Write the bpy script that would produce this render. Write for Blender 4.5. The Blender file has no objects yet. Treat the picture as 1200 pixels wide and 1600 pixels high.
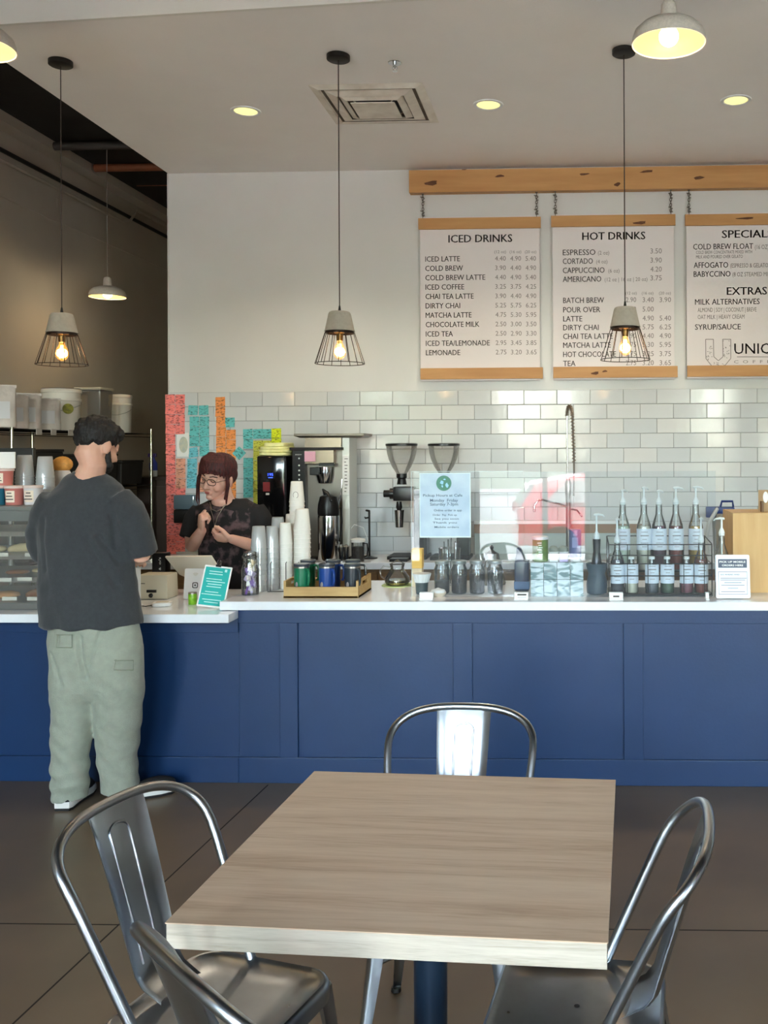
import bpy, bmesh, math, random
from mathutils import Vector, Matrix, Euler, noise
C = bpy.context.scene.collection
S = bpy.context.scene
PI = math.pi
rnd = random.Random(7)

# ---------------------------------------------------------------- camera
F, CX, CY, YAW, ROLL, EYE = 1478.5, 841.8, 703.3, 0.0354, -0.005, 1.63
cam_d = bpy.data.cameras.new('camera')
cam = bpy.data.objects.new('camera', cam_d); C.objects.link(cam)
cam.location = (0, 0, EYE)
_f = Vector((-math.sin(YAW), math.cos(YAW), 0)); _r = Vector((math.cos(YAW), math.sin(YAW), 0)); _u = Vector((0, 0, 1))
RR = math.cos(ROLL) * _r + math.sin(ROLL) * _u
UU = -math.sin(ROLL) * _r + math.cos(ROLL) * _u
M = Matrix((RR, UU, -_f)).transposed()
cam.rotation_euler = M.to_euler()
cam_d.sensor_width = 36; cam_d.sensor_fit = 'AUTO'; cam_d.lens = F / 1600 * 36
cam_d.shift_x = -(CX - 600) / 1600; cam_d.shift_y = -(800 - CY) / 1600
cam_d.clip_start = 0.05
S.camera = cam

# ---------------------------------------------------------------- world, exposure
S.view_settings.view_transform = 'Standard'; S.view_settings.look = 'None'
S.view_settings.gamma = 1; S.view_settings.use_curve_mapping = False
S.view_settings.exposure = 1.36
S.cycles.transparent_max_bounces = 24
S.cycles.max_bounces = 10; S.cycles.diffuse_bounces = 5; S.cycles.glossy_bounces = 5
S.cycles.caustics_reflective = False; S.cycles.caustics_refractive = False
W = bpy.data.worlds.new('world'); S.world = W; W.use_nodes = True
wn = W.node_tree.nodes; wl = W.node_tree.links
sky = wn.new('ShaderNodeTexSky'); sky.sky_type = 'NISHITA'; sky.sun_disc = False
sky.sun_elevation = math.radians(48); sky.sun_rotation = math.radians(20); sky.air_density = 1.2; sky.dust_density = 1.2
bg = wn['Background']; bg.inputs['Strength'].default_value = 3.2
hs = wn.new('ShaderNodeHueSaturation'); hs.inputs['Saturation'].default_value = 0.55
wl.new(sky.outputs[0], hs.inputs['Color']); wl.new(hs.outputs[0], bg.inputs['Color'])
sun_d = bpy.data.lights.new('sun', 'SUN'); sun_d.energy = 14; sun_d.angle = 0.02; sun_d.color = (1, .97, .94)
sun = bpy.data.objects.new('sun', sun_d); C.objects.link(sun)
sun.rotation_euler = Vector((0.35, -1.0, 1.9)).to_track_quat('Z', 'Y').to_euler()

# room numbers (metres): X along the counter, Y into the room, Z up
YF, YB = -3.0, 6.70            # shop-front wall, menu wall
XL, XR = -4.52, 5.6            # left wall, right wall
ZR, ZC = 4.26, 3.63            # open roof deck, dropped ceiling over the bar
XS = -2.89                     # left edge of the dropped ceiling and menu wall
WINDOWS = [(-3.75, -1.95), (-1.28, .22), (2.05, 2.75), (3.3, 5.2)]  # rightmost opening is added for extra daylight, the others follow the reflections
for i, (a, b) in enumerate(WINDOWS):     # daylight portals in the window openings, the last one added for light
    pd = bpy.data.lights.new('window_portal', 'AREA'); pd.shape = 'RECTANGLE'; pd.size = b - a; pd.size_y = 3.3
    pd.cycles.is_portal = True
    po = bpy.data.objects.new('window_portal', pd); C.objects.link(po)
    po.location = ((a + b) / 2, YF - .02, 1.75); po.rotation_euler = (PI / 2, 0, 0)

# ---------------------------------------------------------------- helpers
def at(px, py, Y):
    """world point on the plane y=Y seen at that place of the 1200x1600 frame (used to measure sizes and places)"""
    d = (px - CX) / F * RR - (py - CY) / F * UU + _f
    return Vector((0, 0, EYE)) + d * (Y / d.y)
def onz(px, py, Z):
    d = (px - CX) / F * RR - (py - CY) / F * UU + _f
    return Vector((0, 0, EYE)) + d * ((Z - EYE) / d.z)
def lin(c):
    return tuple(((v / 255) / 12.92 if v <= 10 else ((v / 255 + .055) / 1.055) ** 2.4) for v in c)
def mat(name, col, rough=.5, metal=0, var=0, scale=20, bump=0, bscale=None, trans=0, ior=1.45, coat=0, spec=.5, stretch=None, col2=None, emit=None, estr=0, alpha=1, sheen=0):
    m = bpy.data.materials.new(name); m.use_nodes = True
    n, l = m.node_tree.nodes, m.node_tree.links
    p = n['Principled BSDF']; c = lin(col) + (1,)
    p.inputs['Base Color'].default_value = c; p.inputs['Roughness'].default_value = rough; p.inputs['Metallic'].default_value = metal
    p.inputs['Transmission Weight'].default_value = trans; p.inputs['IOR'].default_value = ior
    p.inputs['Coat Weight'].default_value = coat; p.inputs['Specular IOR Level'].default_value = spec
    p.inputs['Alpha'].default_value = alpha
    if sheen: p.inputs['Sheen Weight'].default_value = sheen
    if emit: p.inputs['Emission Color'].default_value = lin(emit) + (1,); p.inputs['Emission Strength'].default_value = estr
    if var or bump or col2:
        tc = n.new('ShaderNodeTexCoord'); mp = n.new('ShaderNodeMapping'); l.new(tc.outputs['Object'], mp.inputs[0])
        if stretch: mp.inputs['Scale'].default_value = stretch
        nz = n.new('ShaderNodeTexNoise'); nz.inputs['Scale'].default_value = scale; nz.inputs['Detail'].default_value = 5
        l.new(mp.outputs[0], nz.inputs['Vector'])
        if var or col2:
            r = n.new('ShaderNodeValToRGB'); r.color_ramp.elements[0].position = .3; r.color_ramp.elements[1].position = .7
            a = lin(col2) if col2 else tuple(v * (1 - var) for v in c[:3])
            b = c[:3] if col2 else tuple(min(1, v * (1 + var)) for v in c[:3])
            r.color_ramp.elements[0].color = a + (1,); r.color_ramp.elements[1].color = b + (1,)
            l.new(nz.outputs['Fac'], r.inputs[0]); l.new(r.outputs[0], p.inputs['Base Color'])
        if bump:
            bp = n.new('ShaderNodeBump'); bp.inputs['Strength'].default_value = bump; bp.inputs['Distance'].default_value = .01
            if bscale:
                n2 = n.new('ShaderNodeTexNoise'); n2.inputs['Scale'].default_value = bscale; n2.inputs['Detail'].default_value = 4
                l.new(mp.outputs[0], n2.inputs['Vector']); l.new(n2.outputs['Fac'], bp.inputs['Height'])
            else: l.new(nz.outputs['Fac'], bp.inputs['Height'])
            l.new(bp.outputs[0], p.inputs['Normal'])
    return m
def thin_glass(name, tint=(245, 250, 250), refl=1.0, rough=0.0, haze=0.0, ior=1.5):
    """sheet glass: sees through, reflects by Fresnel; haze adds a little white scatter"""
    m = bpy.data.materials.new(name); m.use_nodes = True
    n, l = m.node_tree.nodes, m.node_tree.links; n.remove(n['Principled BSDF'])
    t = n.new('ShaderNodeBsdfTransparent'); t.inputs[0].default_value = lin(tint) + (1,)
    g = n.new('ShaderNodeBsdfGlossy'); g.inputs['Roughness'].default_value = rough
    fr = n.new('ShaderNodeFresnel'); fr.inputs[0].default_value = ior
    mu = n.new('ShaderNodeMath'); mu.operation = 'MULTIPLY'; mu.inputs[1].default_value = refl; mu.use_clamp = True
    mx = n.new('ShaderNodeMixShader'); l.new(fr.outputs[0], mu.inputs[0]); l.new(mu.outputs[0], mx.inputs[0])
    l.new(t.outputs[0], mx.inputs[1]); l.new(g.outputs[0], mx.inputs[2]); last = mx
    if haze:
        d = n.new('ShaderNodeBsdfDiffuse'); d.inputs[0].default_value = (.93, .95, .97, 1)
        m2 = n.new('ShaderNodeMixShader'); m2.inputs[0].default_value = haze
        l.new(mx.outputs[0], m2.inputs[1]); l.new(d.outputs[0], m2.inputs[2]); last = m2
    l.new(last.outputs[0], n['Material Output'].inputs[0])
    return m
def basis(d, up=(0, 0, 1)):
    d = Vector(d).normalized(); up = Vector(up)
    if abs(d.dot(up.normalized())) > .98: up = Vector((0, 1, 0)) if abs(d.y) < .9 else Vector((1, 0, 0))
    a = up.cross(d).normalized(); return a, d.cross(a), d
class MB:
    def __init__(s): s.v = []; s.f = []; s.X = None
    def pt(s, p):
        p = Vector(p); s.v.append(s.X @ p if s.X else p); return len(s.v) - 1
    def box(s, c, d, R=None, taper=1):
        c = Vector(c); i0 = len(s.v)
        for z in (-.5, .5):
            k = 1 if z < 0 else taper
            for x, y in ((-.5, -.5), (.5, -.5), (.5, .5), (-.5, .5)):
                q = Vector((x * d[0] * k, y * d[1] * k, z * d[2]))
                if R: q = R @ q
                s.pt(c + q)
        for q in ((3, 2, 1, 0), (4, 5, 6, 7), (0, 1, 5, 4), (1, 2, 6, 5), (2, 3, 7, 6), (3, 0, 4, 7)): s.f.append([i0 + k for k in q])
        return s
    def lo(s, a, b): return s.box([(p + q) / 2 for p, q in zip(a, b)], [abs(q - p) for p, q in zip(a, b)])
    def rings(s, R, cap=True, close=False):
        n = len(R[0]); idx = [[s.pt(p) for p in r] for r in R]
        m = len(idx)
        for i in range(m if close else m - 1):
            a, b = idx[i], idx[(i + 1) % m]
            for k in range(n): s.f.append([a[k], a[(k + 1) % n], b[(k + 1) % n], b[k]])
        if cap and not close: s.f.append(list(reversed(idx[0]))); s.f.append(list(idx[-1]))
        return s
    def lathe(s, prof, c=(0, 0, 0), seg=20, ax=(0, 0, 1), cap=True, sq=(1, 1)):
        a, b, d = basis(ax) if tuple(ax) != (0, 0, 1) else (Vector((1, 0, 0)), Vector((0, 1, 0)), Vector((0, 0, 1)))
        c = Vector(c)
        return s.rings([[c + d * z + (a * math.cos(2 * PI * k / seg) * sq[0] + b * math.sin(2 * PI * k / seg) * sq[1]) * max(r, 1e-4) for k in range(seg)] for r, z in prof], cap)
    def cyl(s, p, q, r, seg=12, r2=None):
        p, q = Vector(p), Vector(q); d = q - p
        return s.lathe([(r, 0), (r if r2 is None else r2, d.length)], p, seg, d)
    def tube(s, P, r, seg=8, close=False, sq=None, up=(0, 0, 1), ends=False):
        P = [Vector(p) for p in P]; n = len(P); rs = r if isinstance(r, (list, tuple)) else [r] * n
        R = []; pa = None
        for i in range(n):
            if close: d = P[(i + 1) % n] - P[i - 1]
            else: d = P[min(i + 1, n - 1)] - P[max(i - 1, 0)]
            a, b, d = basis(d, up)
            if pa is not None:
                a = (pa - d * pa.dot(d)).normalized(); b = d.cross(a)
            pa = a
            k = sq or (1, 1)
            R.append([P[i] + (a * math.cos(2 * PI * j / seg) * k[0] + b * math.sin(2 * PI * j / seg) * k[1]) * rs[i] for j in range(seg)])
        if ends and not close:
            def dome(c, ring, d, rr):
                return [[c + (p - c) * t + d * rr * h for p in ring] for t, h in ((.86, .5), (.5, .86), (.05, 1))]
            d0 = (P[0] - P[1]).normalized(); d1 = (P[-1] - P[-2]).normalized()
            R = list(reversed(dome(P[0], R[0], d0, rs[0]))) + R + dome(P[-1], R[-1], d1, rs[-1])
        return s.rings(R, True, close)
    def ell(s, c, r, R=None, seg=16, n=10):
        c = Vector(c); rr = []
        for i in range(n + 1):
            t = -PI / 2 + PI * i / n; z = math.sin(t); k = max(math.cos(t), .02)
            ring = []
            for j in range(seg):
                q = Vector((math.cos(2 * PI * j / seg) * k * r[0], math.sin(2 * PI * j / seg) * k * r[1], z * r[2]))
                if R: q = R @ q
                ring.append(c + q)
            rr.append(ring)
        return s.rings(rr)
    def prism(s, poly, o, ux, uy, th):
        """poly in 2D placed at o along ux, uy, thickness th along ux x uy (both ways)"""
        o, ux, uy = Vector(o), Vector(ux), Vector(uy); nn = ux.cross(uy).normalized() * th / 2
        return s.rings([[o + ux * x + uy * y - nn for x, y in poly], [o + ux * x + uy * y + nn for x, y in poly]])
    def bend(s, f): s.v = [Vector(f(p)) for p in s.v]; return s
    def mesh(s, name, m, smooth=40, bevel=0):
        me = bpy.data.meshes.new(name); me.from_pydata([tuple(p) for p in s.v], [], s.f); me.update()
        if bevel:
            bm = bmesh.new(); bm.from_mesh(me)
            es = [e for e in bm.edges if len(e.link_faces) == 2 and e.calc_face_angle(0) > .6]
            bmesh.ops.bevel(bm, geom=es, offset=bevel, segments=2, affect='EDGES', profile=.6, clamp_overlap=True)
            bm.to_mesh(me); bm.free()
        bm = bmesh.new(); bm.from_mesh(me); bmesh.ops.recalc_face_normals(bm, faces=bm.faces); bm.to_mesh(me); bm.free()
        if smooth:
            me.polygons.foreach_set('use_smooth', [True] * len(me.polygons)); me.set_sharp_from_angle(angle=math.radians(smooth))
        if m: me.materials.append(m)
        return me
    def build(s, name, m, parent=None, smooth=40, bevel=0, loc=None, rot=None, label=None):
        o = bpy.data.objects.new(name, s.mesh(name, m, smooth, bevel)); C.objects.link(o)
        if parent: o.parent = parent
        if loc is not None: o.location = loc
        if rot is not None: o.rotation_euler = rot
        if label: o['label'] = label
        return o
def tag(o, label, cat, group=None):
    o['label'] = label; o['category'] = cat
    if group: o['group'] = group
    return o
def thing(name, label, cat, loc=(0, 0, 0), rz=0, group=None, rot=None):
    o = bpy.data.objects.new(name, None); C.objects.link(o); o.empty_display_size = .05
    o.location = loc; o.rotation_euler = rot or (0, 0, rz)
    return tag(o, label, cat, group)
def struct(o): o['kind'] = 'structure'; return o
def dup(root, loc, rz=None, label=None, group=None):
    r = root.copy(); C.objects.link(r); r.location = loc
    if rz is not None: r.rotation_euler = (0, 0, rz)
    if label: r['label'] = label
    if group: r['group'] = group
    for ch in root.children:
        c = ch.copy(); C.objects.link(c); c.parent = r
        for g in ch.children:
            d = g.copy(); C.objects.link(d); d.parent = c
    return r
def text(mb, s, x, z, h, w=None, o=(0, 0, 0), ux=(1, 0, 0), uz=(0, 0, 1), bold=0, align='L', depth=0):
    """adds lettering to mb: cap height h, optional total width w, on the plane o + ux*x + uz*z"""
    cu = bpy.data.curves.new('t', 'FONT'); cu.body = s; cu.size = 1; cu.resolution_u = 2; cu.offset = bold
    ob = bpy.data.objects.new('t', cu); me = bpy.data.meshes.new_from_object(ob)
    if len(me.vertices):
        xs = [v.co.x for v in me.vertices]; x0, x1 = min(xs), max(xs)
        ky = h / .70; kx = (w / (x1 - x0)) if w else ky
        ww = (x1 - x0) * kx; off = {'L': 0, 'C': -ww / 2, 'R': -ww}[align]
        o, ux, uz = Vector(o), Vector(ux), Vector(uz); i0 = len(mb.v)
        for v in me.vertices: mb.pt(o + ux * (x + off + (v.co.x - x0) * kx) + uz * (z + v.co.y * ky))
        for p in me.polygons: mb.f.append([i0 + k for k in p.vertices])
    bpy.data.objects.remove(ob); bpy.data.curves.remove(cu); bpy.data.meshes.remove(me)
    return mb
def rrect(w, h, r, n=5, cx=0, cy=0):
    out = []
    for (sx, sy, a0) in ((1, 1, 0), (-1, 1, PI / 2), (-1, -1, PI), (1, -1, 3 * PI / 2)):
        for k in range(n + 1):
            a = a0 + PI / 2 * k / n
            out.append((cx + sx * (w / 2 - r) + r * math.cos(a), cy + sy * (h / 2 - r) + r * math.sin(a)))
    return out

# ---------------------------------------------------------------- materials
m_wall = mat('white_wall_paint', (212, 211, 209), .33, var=.02, scale=3, bump=.03, bscale=120)
m_ceil = mat('ceiling_paint', (238, 233, 228), .7, var=.015, scale=4, bump=.08, bscale=90)
m_side = mat('beige_wall_paint', (188, 179, 166), .75, var=.05, scale=2, bump=.08, bscale=80)
m_dark = mat('dark_roof_deck', (30, 27, 25), .9, var=.2, scale=6)
m_grout = mat('grout', (150, 152, 153), .9, var=.05, scale=60)
m_tile = [mat('white_tile_glaze', c, .09, var=.015, scale=8, bump=.1, bscale=9, spec=.28) for c in ((204, 207, 209), (198, 202, 205), (208, 209, 209))]
m_blue = mat('navy_blue_paint', (18, 49, 90), .38, var=.05, scale=5, bump=.05, bscale=60)
m_quartz = mat('white_quartz', (226, 230, 236), .12, var=.015, scale=30)
m_cabw = mat('brown_cabinet_wood', (122, 92, 58), .5, var=.15, scale=6, stretch=(1, 1, 9))
m_oak = mat('knotty_orange_wood', (200, 152, 98), .5, col2=(180, 130, 78), scale=3, stretch=(.6, 4, 5), bump=.05)
m_ply = mat('pale_plywood', (208, 172, 118), .5, col2=(196, 156, 100), scale=4, stretch=(6, 4, .7), bump=.03)
m_board = mat('menu_board_white', (224, 217, 217), .45)
m_ink = mat('dark_grey_ink', (66, 60, 60), .6)
m_ink2 = mat('grey_ink', (128, 120, 120), .6)
m_black = mat('black_plastic', (18, 18, 20), .3)
m_blackm = mat('matte_black_metal', (26, 24, 24), .5, metal=.3)
m_chrome = mat('chrome', (205, 207, 210), .12, metal=1)
m_steel = mat('brushed_stainless', (172, 168, 162), .28, metal=1, var=.05, scale=30, stretch=(1, 1, 12))
m_white = mat('white_plastic', (232, 233, 232), .35)
m_paper = mat('white_paper', (232, 232, 230), .7)
m_warmw = mat('warm_white_plastic', (208, 200, 184), .5)
m_glass = thin_glass('clear_glass', (250, 252, 251), 1.6, haze=.03)
m_cup = thin_glass('clear_cup_plastic', (252, 254, 255), 2.2, .10, .30)
m_conc = mat('pale_concrete', (156, 150, 140), .85, var=.10, scale=40, bump=.2, bscale=200)
m_cord = mat('dark_brown_cord', (54, 44, 42), .7)
m_clothy = mat('yellow_cloth', (246, 244, 178), .9, var=.08, scale=30, bump=.3)
def glow(name, c, s):
    m = bpy.data.materials.new(name); m.use_nodes = True; n, l = m.node_tree.nodes, m.node_tree.links
    n.remove(n['Principled BSDF']); e = n.new('ShaderNodeEmission'); e.inputs[0].default_value = lin(c) + (1,); e.inputs[1].default_value = s
    l.new(e.outputs[0], n['Material Output'].inputs[0]); return m

# concrete floor: dark brown, sealed, cloudy
def floor_mat():
    m = mat('sealed_brown_concrete', (120, 102, 82), .26, col2=(94, 80, 64), scale=1.3)
    n, l = m.node_tree.nodes, m.node_tree.links
    nz = n.new('ShaderNodeTexNoise'); nz.inputs['Scale'].default_value = 5; nz.inputs['Detail'].default_value = 6
    mr = n.new('ShaderNodeMapRange'); mr.inputs[3].default_value = .26; mr.inputs[4].default_value = .42
    l.new(nz.outputs['Fac'], mr.inputs[0]); l.new(mr.outputs[0], n['Principled BSDF'].inputs['Roughness'])
    return m
m_floor = floor_mat()
# sawn-oak laminate of the table: fine streaks along X with a few darker bands
def laminate(name, c1, c2, c3, sc=(1.2, 16, 16)):
    m = bpy.data.materials.new(name); m.use_nodes = True; n, l = m.node_tree.nodes, m.node_tree.links
    p = n['Principled BSDF']; p.inputs['Roughness'].default_value = .48
    tc = n.new('ShaderNodeTexCoord'); mp = n.new('ShaderNodeMapping'); mp.inputs['Scale'].default_value = sc; l.new(tc.outputs['Object'], mp.inputs[0])
    n1 = n.new('ShaderNodeTexNoise'); n1.inputs['Scale'].default_value = 1.1; n1.inputs['Detail'].default_value = 7; n1.inputs['Roughness'].default_value = .62; n1.inputs['Distortion'].default_value = .7
    n2 = n.new('ShaderNodeTexNoise'); n2.inputs['Scale'].default_value = 9; n2.inputs['Detail'].default_value = 4
    l.new(mp.outputs[0], n1.inputs['Vector']); l.new(mp.outputs[0], n2.inputs['Vector'])
    r = n.new('ShaderNodeValToRGB'); e = r.color_ramp.elements; e[0].position = .3; e[0].color = lin(c3) + (1,); e[1].position = .62; e[1].color = lin(c1) + (1,)
    k = e.new(.45); k.color = lin(c2) + (1,)
    ad = n.new('ShaderNodeMath'); ad.operation = 'MULTIPLY_ADD'; ad.inputs[1].default_value = .3; l.new(n2.outputs['Fac'], ad.inputs[0])
    sb = n.new('ShaderNodeMath'); sb.operation = 'SUBTRACT'; sb.inputs[1].default_value = .15; l.new(n1.outputs['Fac'], sb.inputs[0]); l.new(sb.outputs[0], ad.inputs[2])
    l.new(ad.outputs[0], r.inputs[0]); l.new(r.outputs[0], p.inputs['Base Color'])
    bp = n.new('ShaderNodeBump'); bp.inputs['Strength'].default_value = .12; bp.inputs['Distance'].default_value = .002; l.new(n2.outputs['Fac'], bp.inputs['Height']); l.new(bp.outputs[0], p.inputs['Normal'])
    return m
m_top = laminate('sawn_oak_laminate', (208, 184, 160), (198, 172, 148), (178, 150, 125))
m_edge = laminate('grey_oak_edge_band', (192, 184, 171), (180, 171, 158), (160, 150, 136), (3, 3, 60))
# galvanised steel with clouded wear
def galv():
    m = mat('galvanised_steel', (172, 178, 185), .28, metal=1, col2=(148, 152, 158), scale=6)
    n, l = m.node_tree.nodes, m.node_tree.links
    nz = n.new('ShaderNodeTexNoise'); nz.inputs['Scale'].default_value = 5
    mr = n.new('ShaderNodeMapRange'); mr.inputs[3].default_value = .25; mr.inputs[4].default_value = .34
    l.new(nz.outputs['Fac'], mr.inputs[0]); l.new(mr.outputs[0], n['Principled BSDF'].inputs['Roughness'])
    return m
m_galv = galv()
# ================================================================ the setting
fl = struct(MB().lo((XL - .2, YF - .2, -.1), (XR + .2, 11, 0)).build('floor', m_floor))
m_joint = mat('dark_floor_joint', (30, 25, 22), .8)
# saw-cut control joints: thin dark grooves laid a hair proud
def strip(p, q, w=.006):
    p, q = Vector(p), Vector(q); d = (q - p).normalized(); n_ = Vector((-d.y, d.x, 0)) * w / 2; b = MB()
    b.rings([[p - n_ + Vector((0, 0, z)), p + n_ + Vector((0, 0, z)), q + n_ + Vector((0, 0, z)), q - n_ + Vector((0, 0, z))] for z in (-.002, .0006)])
    return b
pj = onz(20, 1600, 0); pk = onz(415, 1230, 0); dj = (pk - pj) / (pk.y - pj.y)
strip(pj - dj * 4, pj + dj * 1.93).build('floor_joint', m_joint, fl, 0)
strip((XL, 3.19, 0), (XR, 3.26, 0)).build('floor_joint', m_joint, fl, 0)
strip((pj.x + 3.2, -2.9, 0), (pj.x + 3.25, 4.6, 0)).build('floor_joint', m_joint, fl, 0)
strip((XL, -.3, 0), (XR, -.26, 0)).build('floor_joint', m_joint, fl, 0)

wb = MB().lo((XS, YB, 0), (XR, YB + .15, ZC)).build('wall_back', m_wall); struct(wb)
side = MB().lo((XS, YB + .15, 0), (XS + .15, 10.9, ZR)); struct(side.build('wall_passage', m_wall))
wl_ = struct(MB().lo((XL - .15, YF, 0), (XL, 10.9, ZR + .3)).build('wall_left', m_side))
struct(MB().lo((XL - .15, 10.9, 0), (XR + .15, 11.05, ZR + .3)).build('wall_far', m_side))
struct(MB().lo((XR, YF, 0), (XR + .15, 10.9, ZR + .3)).build('wall_right', m_wall))
struct(MB().lo((XL - .15, YF - .15, ZR), (XR + .15, 11.05, ZR + .12)).build('ceiling_deck', m_dark))
# bits on the left wall: conduit, ledge, beam line
b = MB().tube([(XL + .03, y, 4.02) for y in (2, 12 - 1.2)], .018, 6); struct(b.build('trim_1', mat('black_conduit', (20, 20, 22), .6)))
b = MB().lo((XL, 2, 3.66), (XL + .012, 10.9, 3.685)); struct(b.build('trim_2', m_side))
pts = [(XL + .05, 4, 3.93), (XL + .05, 9.3, 3.93), (XL + .05, 9.45, 3.98), (XL + .05, 9.6, 4.12), (XL + .05, 10.9, 4.12)]
struct(MB().tube(pts, .014, 6).build('trim_3', m_side))
struct(MB().lo((XL + .02, 2, 4.18), (XL + .16, 10.9, ZR)).build('trim_4', m_side))
# dropped ceiling over the bar, with a slightly skewed front fascia
cl = MB(); poly = [(XS, 4.36), (XR, 3.68), (XR, YB), (XS, YB)]
cl.rings([[Vector((x, y, z)) for x, y in poly] for z in (ZC, ZR)])
ceil = struct(cl.build('ceiling', m_ceil, None, 0))
struct(MB().rings([[Vector((x, y - .02 * k, z)) for x, y, z in ((XS, 4.355, ZC - .004), (XR, 3.675, ZC - .004), (XR, 3.675, ZR), (XS, 4.355, ZR))] for k in (0, 1)]).build('trim_5', mat('fascia_white', (226, 222, 214), .6), None, 0))
# shop front with window openings
edges = [XL] + [v for ab in WINDOWS for v in ab] + [XR]
b = MB()
for i in range(0, len(edges), 2): b.lo((edges[i], YF - .15, 0), (edges[i + 1], YF, ZR))
for a, c in WINDOWS: b.lo((a, YF - .15, 0), (c, YF, .12)); b.lo((a, YF - .15, 3.4), (c, YF, ZR))
struct(b.build('wall_front', m_wall, None, 0))
m_frame = mat('bronze_window_frame', (70, 62, 56), .4, metal=.6); m_pane = thin_glass('window_glass', (250, 252, 250), 1)
for i, (a, c) in enumerate(WINDOWS):
    w = MB()
    for x in (a + .03, c - .03): w.lo((x - .03, YF - .12, .12), (x + .03, YF - .04, 3.4))
    for z in (.15, 2.25, 3.37): w.lo((a, YF - .12, z - .03), (c, YF - .04, z + .03))
    if c - a > 1: mx = -.36 if i == 1 else (a + c) / 2; w.lo((mx - .035, YF - .13, .12), (mx + .035, YF - .03, 3.4))
    wo = struct(w.build('window_%d' % (i + 1), m_frame, None, 0))
    MB().lo((a, YF - .083, .12), (c, YF - .078, 3.4)).build('pane', m_pane, wo, 0)

# subway tiles, one object each, sharing four meshes
PW, PH, GAP = .2342, .1036, .0035
z_top = at(600, 611.2, YB).z
xj = at(613, 620, YB - .008).x
def tile_mesh(w, m, k):
    t = MB(); w2, h2 = w / 2, PH / 2 - GAP / 2; w2 -= GAP / 2; e = .0025; r2 = random.Random(k)
    tx, tz = r2.uniform(-1, 1) * .0006, r2.uniform(-1, 1) * .0005
    A = [(-w2, -h2), (w2, -h2), (w2, h2), (-w2, h2)]
    t.rings([[Vector((x, 0.0, z)) for x, z in A], [Vector((x, -.0065, z)) for x, z in A],
             [Vector((x * (1 - e / w2), -.008 + tx * x / w2 + tz * z / h2, z * (1 - e / h2))) for x, z in A]])
    return t.mesh('tile', m, 0)
full = [tile_mesh(PW, m_tile[k % 3], k) for k in range(7)]
half = [tile_mesh(PW / 2, m_tile[k % 3], k + 9) for k in range(3)]
n_rows = 11
x_end = 2.38
for r in range(n_rows):
    z = z_top - PH * (r + .5)
    x = xj + (0 if r % 2 == 0 else PW / 2)
    while x > XS: x -= PW
    x += PW
    gapw = x - XS
    if gapw > .03:
        g = tile_mesh(gapw, m_tile[r % 3], 40 + r); o = bpy.data.objects.new('tile', g); C.objects.link(o); o.parent = wb; o.location = (XS + gapw / 2, YB, z)
    while x < x_end - .02:
        w_ = min(PW, x_end - x); me = rnd.choice(full) if w_ > PW - .001 else tile_mesh(w_, m_tile[r % 3], 60 + r)
        o = bpy.data.objects.new('tile', me); C.objects.link(o); o.parent = wb; o.location = (x + w_ / 2, YB, z); x += PW
MB().lo((XS, YB - .003, z_top - PH * n_rows), (x_end, YB - .0005, z_top)).build('grout', m_grout, wb, 0)
# white metal corner edge at the end of the menu wall
struct(MB().lo((XS - .006, YB - .008, 0), (XS, YB + .02, ZC)).build('trim_6', m_wall))

# ================================================================ counters
ZT, ZL = .896, .851
YC = 4.60
xm = at(343, 945, 4.573).x                  # left end of the main worktop
xl = at(357, 962, 4.47).x                   # right end of the low worktop
xb = at(372, 1000, YC).x
XE = 2.35
def front(t, x0, x1, ztop, stiles, rail_z):
    """recessed flat panels framed by stiles and rails"""
    MB().lo((x0, YC + .016, .0), (x1, YC + .60, ztop)).build('carcass', m_blue, t, 0, 0)
    MB().lo((x0, YC, 0), (x1, YC + .016, .125)).build('bottom_rail', m_blue, t, 0, .002)
    MB().lo((x0, YC, rail_z), (x1, YC + .016, ztop)).build('top_rail', m_blue, t, 0, .002)
    for s0, s1 in stiles: MB().lo((s0, YC, .125), (s1, YC + .016, rail_z)).build('stile', m_blue, t, 0, .002)
t = thing('service_counter', 'long navy blue panelled bar counter with white top, right of the lowered till section', 'counter', (0, 0, 0))
sx = lambda a: at(a, 1080, YC).x
st = [(sx(437), sx(465)), (sx(708), sx(738)), (sx(975), sx(1005)), (sx(1243), sx(1273))]
front(t, xb, XE, ZT - .042, st, at(700, 974, YC).z)
MB().lo((xm, 4.573, ZT - .042), (XE, 5.33, ZT)).build('worktop', m_quartz, t, 0, .003, label='white quartz slab worktop')
t = thing('till_counter', 'lower section of navy blue counter with white top at the left, where the customer stands', 'counter', (0, 0, 0))
front(t, -4.1, xb - .001, ZL - .041, [(sx(-103), sx(-75)), (sx(167), sx(195)), (sx(-370), sx(-342))], at(350, 989, YC).z)
MB().lo((-4.1, 4.47, ZL - .041), (xl, 5.30, ZL)).build('worktop', m_quartz, t, 0, .003, label='white quartz slab worktop with a squared end')

YBC = 6.176
t = thing('back_counter', 'white topped back counter with brown wooden cupboards under the tiled wall', 'counter', (0, 0, 0))
MB().lo((XS, YBC + .03, 0), (XE, YB - .01, ZT - .045)).build('carcass', m_cabw, t, 0)
x = XS + .02
while x < XE - .4:
    MB().lo((x, YBC + .012, .1), (x + .52, YBC + .03, ZT - .06)).build('door', m_cabw, t, 0, .002); x += .53
MB().lo((XS, YBC, ZT - .045), (XE, YB - .009, ZT)).build('worktop', m_quartz, t, 0, .003)

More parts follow.
